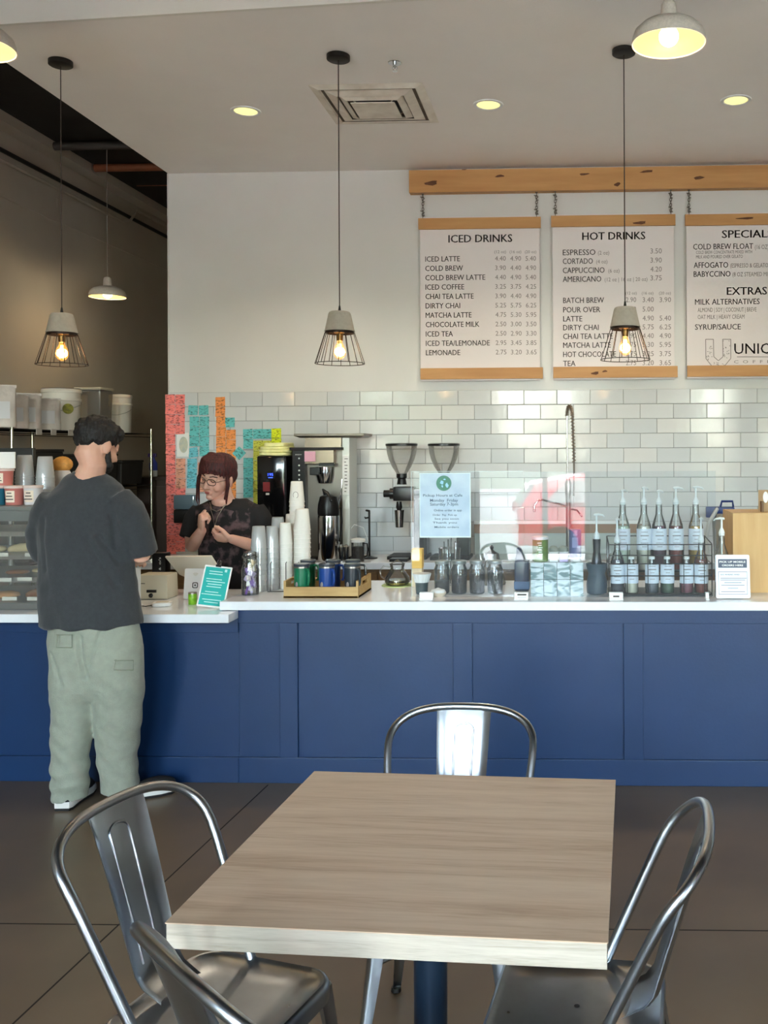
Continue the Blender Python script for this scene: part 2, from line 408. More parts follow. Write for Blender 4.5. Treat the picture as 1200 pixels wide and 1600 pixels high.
# ================================================================ ceiling fittings
t_v = at(580, 160, 5.45)
vy0, vy1 = 5.12, 5.74; vx0 = onz(530, 194, ZC).x; vx1 = onz(681, 191, ZC).x; vc = ((vx0 + vx1) / 2, (vy0 + vy1) / 2)
m_vent = mat('vent_white_dusty', (232, 226, 214), .6, col2=(206, 196, 182), scale=9)
t = thing('ceiling_vent', 'square white air diffuser with stepped vanes and sooty edges in the dropped ceiling', 'vent', (vc[0], vc[1], ZC))
hw = .315
def sqring(mb, r0, z0, r1, z1, th=.004):
    A = lambda r, z: [Vector((-r, -r, z)), Vector((r, -r, z)), Vector((r, r, z)), Vector((-r, r, z))]
    mb.rings([A(r0, z0), A(r1, z1), A(r1 - th, z1 + th), A(r0 - th, z0 + th)], False, True); return mb
f = MB(); sqring(f, hw, -.0005, hw - .045, -.014, .006); sqring(f, hw - .045, -.014, hw - .05, -.004, .004); f.build('frame', m_vent, t, 0)
sqring(MB(), hw - .07, -.006, hw - .125, -.022, .004).build('vane', m_vent, t, 0)
sqring(MB(), hw - .135, -.012, hw - .17, -.030, .004).build('vane', m_vent, t, 0)
MB().box((0, 0, -.034), (.25, .25, .006)).build('center_plate', m_vent, t, 0)
q = MB(); q.lo((-hw + .05, -hw + .05, -.004), (hw - .04, hw - .04, -.001)); q.build('back_plate', mat('dusty_grey', (120, 110, 98), .9, col2=(70, 62, 54), scale=6), t, 0)
MB().lathe([(.15, 0), (.15, .002)], (0, .02, -.0065), 28).build('duct_opening', m_black, t, 0)
b = MB()
for dx in (-.09, .09):
    for dy in (-.09, .09): b.cyl((dx, dy, -.032), (dx * 1.4, dy * 1.4, -.004), .004, 6)
b.build('bracket', m_vent, t, 0)

p = onz(617, 98, ZC); t = thing('fire_sprinkler', 'small chrome pendent fire sprinkler head in the ceiling by the air vent', 'sprinkler', (p.x, p.y, ZC))
MB().lathe([(.034, -.004), (.036, -.001), (.030, -.0002)], seg=20).build('escutcheon', m_chrome, t)
MB().lathe([(.011, -.001), (.011, -.02), (.007, -.022), (.007, -.028), (.004, -.03)], seg=12).build('body', m_chrome, t)
b = MB()
for s in (-1, 1): b.tube([(0.009 * s, 0, -.018), (.013 * s, 0, -.028), (.004 * s, 0, -.042)], .002, 6)
b.build('frame', m_chrome, t); MB().lathe([(.002, -.046), (.014, -.045), (.014, -.043), (.002, -.042)], seg=14).build('deflector', m_chrome, t)

m_down = glow('downlight_glow', (255, 238, 150), .62)
for i, (px, py, lab) in enumerate(((384, 173, 'round warm recessed ceiling light left of the air vent'), (763, 163, 'round warm recessed ceiling light right of the air vent, between two cage pendants'), (1150, 156, 'round warm recessed ceiling light at the far right below the dome pendant'))):
    p = onz(px, py, ZC)
    t = thing('recessed_light', lab, 'ceiling light', (p.x, p.y, ZC), 0, 'recessed ceiling lights')
    MB().lathe([(.088, -.001), (.086, -.006), (.070, -.007), (.066, -.001)], seg=28).build('trim_ring', m_white, t)
    MB().lathe([(.066, -.0035), (.064, -.0045)], seg=28).build('lens', m_down, t)
    ld = bpy.data.lights.new('downlight', 'SPOT'); ld.energy = 20; ld.spot_size = 2.1; ld.spot_blend = .6; ld.color = (1, .83, .6); ld.shadow_soft_size = .06
    lo = bpy.data.objects.new('downlight', ld); C.objects.link(lo); lo.location = (p.x, p.y, ZC - .03)

# ---- cage pendants over the counter
m_pconc = mat('grey_concrete_cap', (160, 154, 144), .9, var=.06, scale=60, bump=.15, bscale=150)
m_wire = mat('dark_bronze_wire', (52, 42, 38), .5, metal=.6)
m_fil = glow('filament_glow', (255, 176, 70), 14)
m_amber = mat('amber_bulb_glass', (255, 190, 110), .02, trans=1, ior=1.2, alpha=.35, emit=(255, 160, 60), estr=.7)
m_brass = mat('brass_socket', (120, 92, 52), .35, metal=.8)
def cage(loc, ztop, lab, tilt=0):
    """loc = bottom ring centre"""
    t = thing('cage_pendant', lab, 'pendant lamp', loc, 0, 'cage pendants over the counter')
    H = ztop - loc[2]; c0 = .265
    MB().lathe([(.052, H - .028), (.058, H - .024), (.058, H - .002), (.054, H)], seg=24).build('canopy', m_blackm, t)
    MB().tube([(0, 0, c0 + .01), (0, 0, H - .02)], .0028, 6).build('cord', m_cord, t)
    MB().lathe([(.004, .292), (.0085, .262), (.0085, .255)], seg=10).build('cord_grip', m_black, t)
    MB().lathe([(.045, .262), (.052, .258), (.056, .25), (.0745, .165), (.0765, .163), (.071, .163), (.068, .168), (.050, .245), (.02, .25)], seg=32).build('cap', m_pconc, t)
    MB().lathe([(.070, .168), (.070, .150), (.067, .150), (.067, .168)], seg=28, cap=False).build('collar', m_wire, t)
    MB().lathe([(.03, .17), (.03, .155), (.018, .15), (.016, .115), (.010, .112)], seg=16).build('socket', m_brass, t)
    N = 16
    cg = MB().tube([(.123 * math.cos(2 * PI * k / 40), .123 * math.sin(2 * PI * k / 40), 0) for k in range(40)], .0022, 6, True)
    cg.tube([(.0735 * math.cos(2 * PI * k / 30), .0735 * math.sin(2 * PI * k / 30), .155) for k in range(30)], .002, 6, True)
    cage_ = cg.build('cage', m_wire, t)
    wm = MB().tube([(.123, 0, 0), (.0735, 0, .155)], .0019, 5).mesh('wire', m_wire)
    for k in range(N):
        o = bpy.data.objects.new('wire', wm); C.objects.link(o); o.parent = cage_; o.rotation_euler = (0, 0, 2 * PI * (k + .5) / N)
    bl = MB().lathe([(.012, .118), (.014, .105), (.024, .085), (.031, .062), (.030, .045), (.020, .028), (.004, .020)], seg=20).build('bulb', m_amber, t)
    fm = MB()
    for k in range(6):
        a = 2 * PI * k / 6; fm.tube([(.006 * math.cos(a), .006 * math.sin(a), .1), (.014 * math.cos(a + .4), .014 * math.sin(a + .4), .04)], .0014, 5)
    fm.build('filament', m_fil, bl)
    ld = bpy.data.lights.new('bulb_light', 'POINT'); ld.energy = 1.4; ld.color = (1, .68, .36); ld.shadow_soft_size = .03
    lo = bpy.data.objects.new('bulb_light', ld); C.objects.link(lo); lo.parent = t; lo.location = (0, 0, .06)
    return t
for px, py, cpx, lab in ((97, 573, 92, 'leftmost cage pendant with concrete cap, hanging above the customer'), (531, 571, 527, 'cage pendant with concrete cap hanging in front of the bare white wall, middle of three'), (977, 565, 973, 'rightmost cage pendant with concrete cap, in front of the hot drinks board')):
    Yp = 4.74; p = at(px, py - 3, Yp)
    cage(p, ZC, lab)

# ---- dome pendants
m_dome = mat('speckled_white_enamel', (216, 208, 196), .6, var=.10, scale=120)
m_domein = mat('cream_enamel_inside', (236, 196, 110), .5)
m_bulb = glow('warm_bulb_glow', (255, 240, 196), 4)
def dome(loc, lab, zt):
    t = thing('dome_pendant', lab, 'pendant lamp', loc, 0, 'dome pendants')
    MB().lathe([(.148, .0), (.147, .022), (.138, .048), (.112, .072), (.072, .086), (.038, .092), (.034, .10), (.030, .155), (.024, .165), (.010, .17)], seg=40, cap=False).build('shade', m_dome, t)
    MB().lathe([(.146, .001), (.144, .022), (.134, .045), (.108, .068), (.070, .081), (.03, .085), (.001, .086)], seg=40, cap=False).build('shade_inside', m_domein, t, label='cream inner face of the shade')
    MB().tube([(.147 * math.cos(2 * PI * k / 40), .147 * math.sin(2 * PI * k / 40), 0) for k in range(40)], .0028, 6, True).build('rim', m_dome, t)
    MB().lathe([(.017, .085), (.017, .055), (.012, .05)], seg=14).build('socket', m_white, t)
    MB().ell((0, 0, .028), (.040, .040, .040), seg=22, n=14).build('bulb', m_bulb, t)
    MB().tube([(0, 0, .165), (0, 0, zt - loc[2])], .003, 6).build('cord', mat('pale_cord', (150, 146, 138), .7), t)
    ld = bpy.data.lights.new('bulb_light', 'POINT'); ld.energy = 2.2; ld.color = (1, .80, .50); ld.shadow_soft_size = .04
    lo = bpy.data.objects.new('bulb_light', ld); C.objects.link(lo); lo.parent = t; lo.location = (0, 0, -.09)
dome(at(1045, 68, 3.83), 'large dome pendant lit at the top right corner, near the camera', ZR)
dome(at(-37, 75, 3.83), 'dome pendant cut off by the left edge of the picture at the top', ZR)
dome((-2.2, .2, 3.0), 'dome pendant of the seating area behind the viewer, left', ZR)
dome((-.4, -1.0, 3.0), 'dome pendant of the seating area behind the viewer, middle', ZR)
dome((1.6, .2, 3.0), 'dome pendant of the seating area behind the viewer, right', ZR)
dome(at(168, 464, 7.9), 'small looking distant dome pendant hanging above the left storage shelves', ZR)

# ---- pipes and ducts under the open roof
def pipe(name, x0, x1, y, z, r, m, lab, coll=()):
    t = thing(name, lab, 'pipe', (0, 0, 0)); MB().cyl((x0, y, z), (x1, y, z), r, 14).build('pipe', m, t)
    for cxx in coll:
        MB().cyl((cxx, y, z), (cxx + .05, y, z), r * 1.25, 14).build('collar', m_steel, t); MB().cyl((cxx + .025, y, z), (cxx + .025, y, ZR), .006, 6).build('hanger', m_steel, t)
m_grp = mat('dark_grey_pipe', (70, 66, 64), .6); m_org = mat('rusty_orange_pipe', (140, 84, 56), .6, var=.15, scale=10)
A = at(52, 229, 8.0); pipe('dark_pipe', XL + .1, XS + .5, 7.85, at(60, 229, 7.85).z, .035, m_grp, 'dark grey pipe crossing under the black roof deck, upper of the pipes')
z2 = at(120, 263, 8.5).z; pipe('orange_pipe', XL + .02, XS + .2, 8.5, z2, .035, m_org, 'rusty orange pipe crossing below the black roof deck at the left', (at(140, 263, 8.5).x,))
z3 = at(230, 286, 9.2).z; pipe('thin_orange_pipe', at(214, 286, 9.2).x, XS + .2, 9.2, z3, .03, m_org, 'short orange pipe end low against the menu wall corner')
# ================================================================ menu boards
YM = YB - .045
m_knot = mat('dark_knot', (96, 56, 28), .6, var=.3, scale=40)
def knot(mb, x, z, y, w, h, k):
    r = random.Random(k); mb.rings([[Vector((x + math.cos(a) * w * s, yy, z + math.sin(a + .3) * h * s)) for a, s in ((2 * PI * j / 9, .7 + .5 * ((j * 37 + k * 13) % 10) / 10) for j in range(9))] for yy in (y, y - .0008)])
def plank(name, x0, x1, z0, z1, y0, y1, parent, knots=()):
    o = MB().lo((x0, y0, z0), (x1, y1, z1)).build(name, m_oak, parent, 0, .0015)
    if knots:
        kb = MB()
        for i, (px, py, w, h) in enumerate(knots):
            q = at(px, py, y0); knot(kb, q.x, q.z, y0 + .0003, w, h, i)
        kb.build('knot', m_knot, o, 0, label='dark knots in the wood')
    return o
bx0, bx1 = at(639, 282, YB - .07).x, 2.6
zb1, zb0 = at(640, 266, YB - .07).z, at(640, 301, YB - .07).z
t = thing('wooden_beam', 'long knotty orange wood rail mounted along the top of the menu wall', 'beam', (0, 0, 0))
plank('board', bx0, bx1, zb0, zb1, YB - .07, YB - .002, t, ((674, 286, .05, .018), (781, 275, .035, .010), (913, 272, .04, .009), (964, 288, .022, .016), (1010, 268, .05, .010), (1092, 278, .045, .012), (725, 265, .02, .004)))
def board(lab, x0px, x1px, ytop, ybot, title, knots_t=(), knots_b=()):
    a = at(x0px, ytop, YM); b = at(x1px if x1px < 1200 else x1px, ybot, YM)
    t = thing('menu_board', lab, 'menu board', (0, 0, 0), 0, 'menu boards')
    z1 = a.z; z0 = at(x0px + 3, ybot, YM).z; x0 = a.x; x1 = at(x1px, ytop, YM).x
    MB().lo((x0 + .01, YM, z0 - .012), (x1 - .01, YM + .012, z1 + .012)).build('panel', m_board, t, 0, .001)
    hh = .078
    plank('top_rail', x0, x1, z1 - hh, z1, YM - .018, YM, t, knots_t); plank('bottom_rail', x0 + .01, x1 + .01, z0, z0 + hh, YM - .018, YM, t, knots_b)
    # chains up to the beam
    for cxx in (x0 + .03, x1 - .03):
        ch = MB(); z = z1 + .012; k = 0
        while z < zb0 + .01:
            ringp = [(math.cos(2 * PI * j / 10) * .007, math.sin(2 * PI * j / 10) * .013) for j in range(10)]
            R = [(cxx + u, YM + .006, z + v) if k % 2 else (cxx, YM + .006 + u, z + v) for u, v in ringp]
            ch.tube(R, .0026, 5, True); z += .019; k += 1
        for zz in (.25, .8):
            zc_ = z1 + (zb0 - z1) * zz; ch.tube([(cxx - .016, YM, zc_ + .012), (cxx + .012, YM, zc_), (cxx - .004, YM, zc_ - .016), (cxx + .014, YM, zc_ - .024)], .004, 5)
        ch.build('chain', mat('grey_chain', (110, 104, 98), .5, metal=.7), t)
    return t
YT = YM - .0012
def put(mb, s, lx, rx, base, cap, bold=.006):
    """lettering with left and right edge, baseline and cap height measured in the frame"""
    a = at(lx, base, YT); w = (rx - lx) * YT / F if rx else None
    q = MB(); text(q, s, 0, 0, cap * YT / F, w, a, bold=0)
    if mb is not None and cap > 7.9 and not s[:1].isdigit(): text(q, s, 0, 0, cap * YT / F, w, a + Vector((.0010, 0, 0)), bold=0)
    if bold > .02:
        for k in (.002, .003): text(q, s, 0, 0, cap * YT / F, w, a + Vector((k, 0, 0)))
    mb.append((q, s[:1].isdigit() or s[:1] == '('))
G = .18333
def lines(t, d, g):
    for q, num in d: q.build('text_line', m_ink, t, 0)
    for q, num in g: q.build('price' if num else 'small_print', m_ink2, t, 0)
# iced drinks
t = board('white ICED DRINKS menu board between wooden rails, leftmost of three', 654, 845, 342, 593, '')
d = []; g = []; gx = lambda v: 640 + v * G; gy = lambda v: 320 + v * G
put(d, 'ICED DRINKS', gx(330), gx(875), gy(322), 12, .022)
for s, l, r in (('(12 oz)', 722, 822), ('(16 oz)', 853, 952), ('(20 oz)', 982, 1080)): put(g, s, gx(l), gx(r), gy(413), 4.6, .0)
rows = [('ICED LATTE', 430, '4.40', '4.90', '5.40'), ('COLD BREW', 457, '3.90', '4.40', '4.90'), ('COLD BREW LATTE', 648, '4.40', '4.90', '5.40'), ('ICED COFFEE', 467, '3.25', '3.75', '4.25'), ('CHAI TEA LATTE', 548, '3.90', '4.40', '4.90'), ('DIRTY CHAI', 432, '5.25', '5.75', '6.25'), ('MATCHA LATTE', 530, '4.75', '5.30', '5.95'), ('CHOCOLATE MILK', 597, '2.50', '3.00', '3.50'), ('ICED TEA', 370, '2.50', '2.90', '3.30'), ('ICED TEA/LEMONADE', 687, '2.95', '3.45', '3.85'), ('LEMONADE', 433, '2.75', '3.20', '3.65')]
for i, (s, r, *pr) in enumerate(rows):
    b_ = 485 + 79.8 * i; put(d, s, gx(133 + i * .6), gx(r), gy(b_), 8.4)
    for (l, rr), q in zip(((728, 820), (858, 950), (988, 1077)), pr): put(g, q, gx(l + i * .6), gx(rr + i * .6), gy(b_ - 8), 7.4, .008)
lines(t, d, g)
# hot drinks
t = board('white HOT DRINKS menu board behind the cage pendant, middle of three', 861, 1055, 338, 591, '', ((1000, 348, .05, .012),), ((930, 583, .03, .012), (945, 580, .02, .008)))
d = []; g = []; gx = lambda v: 850 + v * G
put(d, 'HOT DRINKS', gx(325), gx(858), gy(300), 12, .022)
for s, r, b_, sz, l2, r2, pr, pb in (('ESPRESSO', 437, 430, '(2 oz)', 460, 555, '3.50', 415), ('CORTADO', 415, 505, '(4 oz)', 445, 540, '3.90', 493), ('CAPPUCCINO', 515, 583, '(6 oz)', 548, 643, '4.20', 570), ('AMERICANO', 487, 658, '(12 oz | 16 oz | 20 oz)', 517, 880, '3.75', 645)):
    put(d, s, gx(160), gx(r), gy(b_), 8.8); put(g, sz, gx(l2), gx(r2), gy(b_ - 5), 6, 0); put(g, pr, gx(907), gx(1003), gy(pb), 8, .008)
for s, l, r in (('(12 oz)', 694, 790), ('(16 oz)', 833, 932), ('(20 oz)', 980, 1080)): put(g, s, gx(l), gx(r), gy(765), 4.6, 0)
for s, r, b_, *pr in (('BATCH BREW', 510, 838, '2.90', '3.40', '3.90'), ('POUR OVER', 478, 918, '4.50', '5.00', None), ('LATTE', 325, 995, '4.40', '4.90', '5.40'), ('DIRTY CHAI', 465, 1070, '5.25', '5.75', '6.25'), ('CHAI TEA LATTE', 585, 1145, '3.90', '4.40', '4.90'), ('MATCHA LATTE', 568, 1220, '4.75', '5.30', '5.95'), ('HOT CHOCOLATE', 612, 1298, '2.75', '3.25', '3.75'), ('TEA', 268, 1375, '2.75', '3.20', '3.65')):
    put(d, s, gx(163), gx(r), gy(b_), 8.6)
    for (l, rr), q in zip(((698, 785), (840, 935), (985, 1082)), pr):
        if q: put(g, q, gx(l), gx(rr), gy(b_ - 8), 7.8, .008)
lines(t, d, g)
# specials
t = board('white SPECIALS and EXTRAS menu board with a big outlined U, rightmost of three', 1070, 1266, 336, 589, '', ((1165, 341, .07, .008),))
d = []; g = []; G = .18116; gx = lambda v: 1050 + v * G; gy = lambda v: 320 + v * G
put(d, 'SPECIALS', gx(430), gx(862), gy(286), 12, .022)
put(d, 'COLD BREW FLOAT', gx(183), gx(692), gy(386), 8.8); put(g, '(16 OZ)', gx(715), gx(832), gy(383), 7, 0)
put(g, 'COLD BREW CONCENTRATE MIXED WITH', gx(208), gx(685), gy(424), 5, 0); put(g, 'MILK AND POURED OVER GELATO', gx(208), gx(605), gy(463), 5, 0)
put(d, 'AFFOGATO', gx(187), gx(480), gy(545), 8.8); put(g, '(ESPRESSO & GELATO)', gx(503), gx(835), gy(542), 6.6, 0)
put(d, 'BABYCCINO', gx(187), gx(500), gy(622), 8.8); put(g, '(8 OZ STEAMED MILK)', gx(522), gx(872), gy(618), 6.6, 0)
put(d, 'EXTRAS', gx(472), gx(812), gy(777), 12, .022)
put(d, 'MILK ALTERNATIVES', gx(198), gx(748), gy(862), 8.8)
put(g, 'ALMOND | SOY | COCONUT | BREVE', gx(222), gx(722), gy(925), 6.6, 0); put(g, 'OAT MILK | HEAVY CREAM', gx(222), gx(620), gy(986), 6.6, 0)
put(d, 'SYRUP/SAUCE', gx(198), gx(587), gy(1078), 8.6)
put(d, 'UNION', gx(537), gx(955), gy(1286), 16.5, 0); put(g, 'C  O  F  F  E  E', gx(535), gx(905), gy(1367), 4.6, .008)
ue = MB()
def ubar(mb, pts, w=.0035, y=YT, close=False):
    q = [at(gx(a), gy(b), y) for a, b in pts]
    n_ = len(q)
    for i in range(n_ if close else n_ - 1):
        a, b = q[i], q[(i + 1) % n_]; dd = (b - a); L = dd.length; dd.normalize(); nn = Vector((dd.z, 0, -dd.x)) * w / 2
        mb.rings([[a - nn, a + nn, b + nn, b - nn], [p + Vector((0, -.0005, 0)) for p in (a - nn, a + nn, b + nn, b - nn)]])
ubar(ue, ((560, 1312), (905, 1312)), .004)
U = ((290, 1160), (357, 1160), (360, 1310), (400, 1345), (440, 1310), (437, 1160), (507, 1160), (507, 1325), (445, 1400), (350, 1400), (292, 1325))
ubar(ue, U, .0045, close=True)
rr = random.Random(3)
for _ in range(46):
    s = rr.random()
    if s < .4: a, b = rr.uniform(298, 350), rr.uniform(1170, 1330)
    elif s < .8: a, b = rr.uniform(445, 500), rr.uniform(1170, 1330)
    else: a, b = rr.uniform(350, 445), rr.uniform(1352, 1392)
    th = rr.uniform(0, PI); ubar(ue, ((a, b), (a + 12 * math.cos(th), b + 12 * math.sin(th))), .003)
lines(t, d, g); ue.build('emblem', m_ink2, t, 0, label='large outlined U emblem filled with small strokes')

# ================================================================ sticky notes on the tiles
def notemat(name, c):
    m = mat(name, c, .75); n, l = m.node_tree.nodes, m.node_tree.links; p = n['Principled BSDF']
    tc = n.new('ShaderNodeTexCoord'); oi = n.new('ShaderNodeObjectInfo'); av = n.new('ShaderNodeVectorMath'); av.operation = 'ADD'
    mp = n.new('ShaderNodeMapping'); mp.inputs['Scale'].default_value = (30, 1, 95)
    cv = n.new('ShaderNodeCombineXYZ'); mu = n.new('ShaderNodeMath'); mu.operation = 'MULTIPLY'; mu.inputs[1].default_value = 37
    l.new(oi.outputs['Random'], mu.inputs[0]); l.new(mu.outputs[0], cv.inputs[1])
    l.new(tc.outputs['Object'], mp.inputs[0]); l.new(mp.outputs[0], av.inputs[0]); l.new(cv.outputs[0], av.inputs[1])
    nz = n.new('ShaderNodeTexNoise'); nz.inputs['Scale'].default_value = 1.6; nz.inputs['Detail'].default_value = 3; l.new(av.outputs[0], nz.inputs['Vector'])
    r = n.new('ShaderNodeValToRGB'); e = r.color_ramp.elements; k = lin(c)
    e[0].position = .38; e[0].color = tuple(v * .35 for v in k) + (1,); e[1].position = .47; e[1].color = k + (1,)
    l.new(nz.outputs['Fac'], r.inputs[0]); l.new(r.outputs[0], p.inputs['Base Color'])
    return m
NM = {'coral': notemat('coral_note', (246, 134, 128)), 'teal': notemat('teal_note', (104, 192, 194)), 'orange': notemat('orange_note', (240, 152, 84)),
      'peach': notemat('peach_note', (226, 160, 134)), 'olive yellow': notemat('olive_yellow_note', (206, 206, 84)), 'lime yellow': notemat('lime_note', (224, 236, 40)), 'aqua': notemat('aqua_note', (108, 190, 206))}
NS = .0695; YN = YB - .0085
note_me = {}
def note(px, py, col, lab, rot=0, seq=0):
    if col not in note_me:
        nb = MB(); n_ = 3; h = NS / 2
        top = []; R = []
        for i in range(n_ + 1):
            z = h - NS * i / n_; y = -.0006 - .006 * (i / n_) ** 2
            R.append([Vector((-h, y, z)), Vector((h, y, z)), Vector((h, y - .0004, z)), Vector((-h, y - .0004, z))])
        nb.rings(R); note_me[col] = nb.mesh('sticky_note', NM[col], 0)
    p = at(px, py, YN); o = bpy.data.objects.new('sticky_note', note_me[col]); C.objects.link(o); o.location = (p.x, YN - .0004 * (seq % 4), p.z); o.rotation_euler = (0, rot + (((seq * 29) % 7) - 3) * .012, 0)
    tag(o, lab, 'sticky note', col + ' sticky notes on the tiles'); return o
ORD = ['topmost', 'second', 'third', 'fourth', 'fifth', 'sixth', 'seventh', 'eighth', 'ninth', 'tenth', 'eleventh', 'twelfth', 'thirteenth', 'fourteenth', 'fifteenth', 'sixteenth', 'seventeenth']
sq_ = 0
def column(x, y0, n, col, where, dx=0):
    global sq_
    for i in range(n):
        k = ORD[i] + ' down' if i else 'topmost'
        note(x + dx * i, y0 + 15.6 * i, col, '%s note, %s in the %s' % (col, k, where), seq=sq_ + i * 3); sq_ += 1
column(266, 624, 16, 'coral', 'long strip at the end of the tiled wall', .15)
column(281.5, 624, 4, 'coral', 'short strip beside the wall end strip')
column(282.5, 767, 1, 'coral', 'strip just above the wall dispenser'); column(282, 823, 3, 'coral', 'strip below the wall dispenser')
column(282.5, 724, 3, 'peach', 'patch beneath the picture card')
column(302, 641, 1, 'teal', 'pair at the very top, left one'); column(318.5, 641, 1, 'teal', 'pair at the very top, right one')
column(304, 658.5, 3, 'teal', 'left column of the teal block'); column(319.5, 658.5, 4, 'teal', 'right column of the teal block')
note(302, 707, 'aqua', 'pale aqua note tilted under the teal block', -.12); column(300.5, 724, 3, 'aqua', 'aqua strip left of the barista hair', -.3)
column(317, 730, 3, 'peach', 'patch hidden partly by the barista hair')
column(344.5, 628, 2, 'orange', 'short stub at the top of the orange strip'); column(345.5, 659, 7, 'orange', 'left orange strip over the barista'); column(361, 679, 7, 'orange', 'right orange strip over the barista', .1)
note(359.5, 660, 'teal', 'single teal note at the corner of the orange strips', seq=2)
note(374, 708, 'teal', 'teal note turned to a diamond by itself', PI / 4)
for i, x in enumerate((387.5, 403, 416.5)): note(x, 678, 'teal', 'teal note, %s in the horizontal top row near the hot water tower' % ('left', 'middle', 'right')[i], seq=i)
column(432, 677, 2, 'lime yellow', 'pair above the yellow cloths')
note(388, 693.5, 'teal', 'teal note below the left end of the top row', seq=5)
column(388, 723, 4, 'teal', 'teal strip beside the olive strip')
column(403.5, 696, 7, 'olive yellow', 'long olive strip left of the hot water tower'); column(418.5, 696, 1, 'olive yellow', 'spot right of the long strip')
# picture card and wall dispenser
p = at(286, 695, YN); t = thing('picture_card', 'small white card with a round pastel drawing taped among the notes', 'card', (p.x, YN, p.z))
MB().lo((-.045, -.0035, -.085), (.045, -.001, .085)).build('card', m_paper, t, 0)
MB().prism([(math.cos(a) * .032, math.sin(a) * .058) for a in [2 * PI * k / 16 for k in range(16)]], (.005, -.004, .0), (1, 0, 0), (0, 0, 1), .0008).build('drawing', mat('pastel_drawing', (206, 202, 178), .7, col2=(168, 180, 178), scale=30), t, 0)
p = at(296, 794, YN); t = thing('wall_dispenser', 'wall dispenser with smoky clear top and black base behind the barista shoulder', 'dispenser', (p.x, YN - .001, p.z))
MB().lo((-.075, -.10, -.10), (.075, 0, -.005)).build('base', m_black, t, 40, .01); MB().lo((-.075, -.10, -.004), (.075, 0, .10)).build('cover', mat('smoky_plastic', (86, 108, 122), .1, coat=.5), t, 40, .012)

# ================================================================ left storage wall
XSH = -4.0
m_post = mat('chrome_post', (214, 214, 196), .2, metal=1)
t = thing('wire_shelving', 'tall chrome wire shelving unit along the left wall holding buckets', 'shelving', (0, 0, 0))
for (x, y) in [(XSH, 6.62), (XSH, 7.60), (XSH, 8.86), (XSH - .42, 6.62), (XSH - .42, 7.60), (XSH - .42, 8.86)]:
    MB().cyl((x, y, 0), (x, y, 1.85), .0125, 10).build('post', m_post, t)
for z in (1.80, 1.32, .80, .25):
    for (a, b_) in ((5.6, 7.58), (7.62, 8.86)):
        s = MB()
        for x in (XSH, XSH - .42): s.cyl((x, a, z), (x, b_, z), .005, 6); s.cyl((x, a, z - .03), (x, b_, z - .03), .004, 6)
        y = a + .02
        while y < b_: s.cyl((XSH, y, z), (XSH - .42, y, z), .0022, 4); y += .035
        s.build('shelf', m_blackm, t)
MB().cyl((XSH, 5.62, 0), (XSH, 5.62, 1.85), .0125, 10).build('post', m_post, t)
m_tagw = mat('shelf_tag', (206, 198, 190), .6)
for i, (yy) in enumerate((5.9, 6.15, 6.95, 7.15, 7.4)): MB().lo((XSH + .006, yy - .035, 1.765), (XSH + .012, yy + .035, 1.81)).build('price_tag', m_tagw, t, 0)
# dark bulk bins on lower shelves
m_bin = mat('dark_bin', (46, 42, 38), .7, var=.2, scale=8)
for i, (y, z, w, h, l) in enumerate(((7.05, 1.33, .52, .30, 'middle shelf, near bay'), (7.95, 1.33, .5, .26, 'middle shelf, far bay'), (8.5, 1.33, .4, .2, 'middle shelf at the far end'), (7.12, .81, .5, .34, 'lower shelf, near bay'), (8.2, .81, .9, .34, 'lower shelf, far bay'))):
    tb = thing('storage_bin', 'dark storage bin on the ' + l, 'bin', (XSH - .21, y, z), 0, 'dark bins on the wire shelving')
    MB().box((0, 0, h / 2 + .006), (.38, w, h), taper=1.06).build('bin', m_bin, tb, 0, .01); MB().box((0, 0, h + .016), (.41, w * 1.07, .02)).build('lid', m_bin, tb, 0, .004)
# buckets
m_bkt = mat('translucent_white_bucket', (236, 230, 220), .35, var=.03, scale=5)
def bucket(y, x, R, H, lab, sticker=False, lid=m_bkt, z=1.806):
    t = thing('bucket', lab, 'bucket', (x, y, z))
    MB().lathe([(R * .88, 0), (R * .9, .004), (R * .97, H * .7), (R * 1.03, H * .72), (R * 1.03, H * .76), (R * .98, H * .77), (R, H * .93)], seg=36).build('body', m_bkt, t)
    MB().lathe([(R * 1.02, H * .90), (R * 1.04, H * .91), (R * 1.04, H * .965), (R * .99, H), (R * .9, H * .985)], seg=36).build('lid', m_bkt, t)
    MB().lathe([(R * 1.0, H * 1.0), (R * 1.0, H * 1.012)], seg=36).build('lid_top', m_black, t, label='black top of the lid')  # black disc on top of the lid
    MB().tube([(R * 1.05 * math.cos(a), R * 1.05 * math.sin(a), H * (.62 - .16 * math.sin(-a))) for a in [-PI * k / 12 for k in range(13)]], .0022, 5).build('bail', m_steel, t)
    if sticker: MB().lathe([(.042, 0), (.042, .003)], (R * .75, -R * .72, H * .52), 20, (.7, -.75, 0)).build('sticker', mat('yellow_green_sticker', (176, 172, 60), .5, col2=(96, 96, 40), scale=40), t, label='round yellow green sticker')
    return t
xc = XSH - .2
p = at(92, 600, 7.62); bucket(7.66, p.x, .148, .345, 'big white lidded bucket with a round yellow sticker on top of the shelving', True)
p = at(188, 600, 8.45); bucket(8.45, p.x, .098, .345, 'narrower white bucket at the far end of the top shelf', False)
p = at(147, 600, 8.05); t = thing('clear_food_bin', 'tall clear square food container between the two white buckets', 'container', (p.x, 8.05, 1.806))
m_clr = thin_glass('cloudy_plastic', (214, 205, 190), 1.2, .15, .14)
MB().box((0, 0, .18), (.20, .20, .36), taper=1.12).build('container', m_clr, t, 0, .01); MB().box((0, 0, .37), (.235, .235, .02)).build('lid', mat('cream_lid', (206, 196, 176), .5), t, 0, .005)
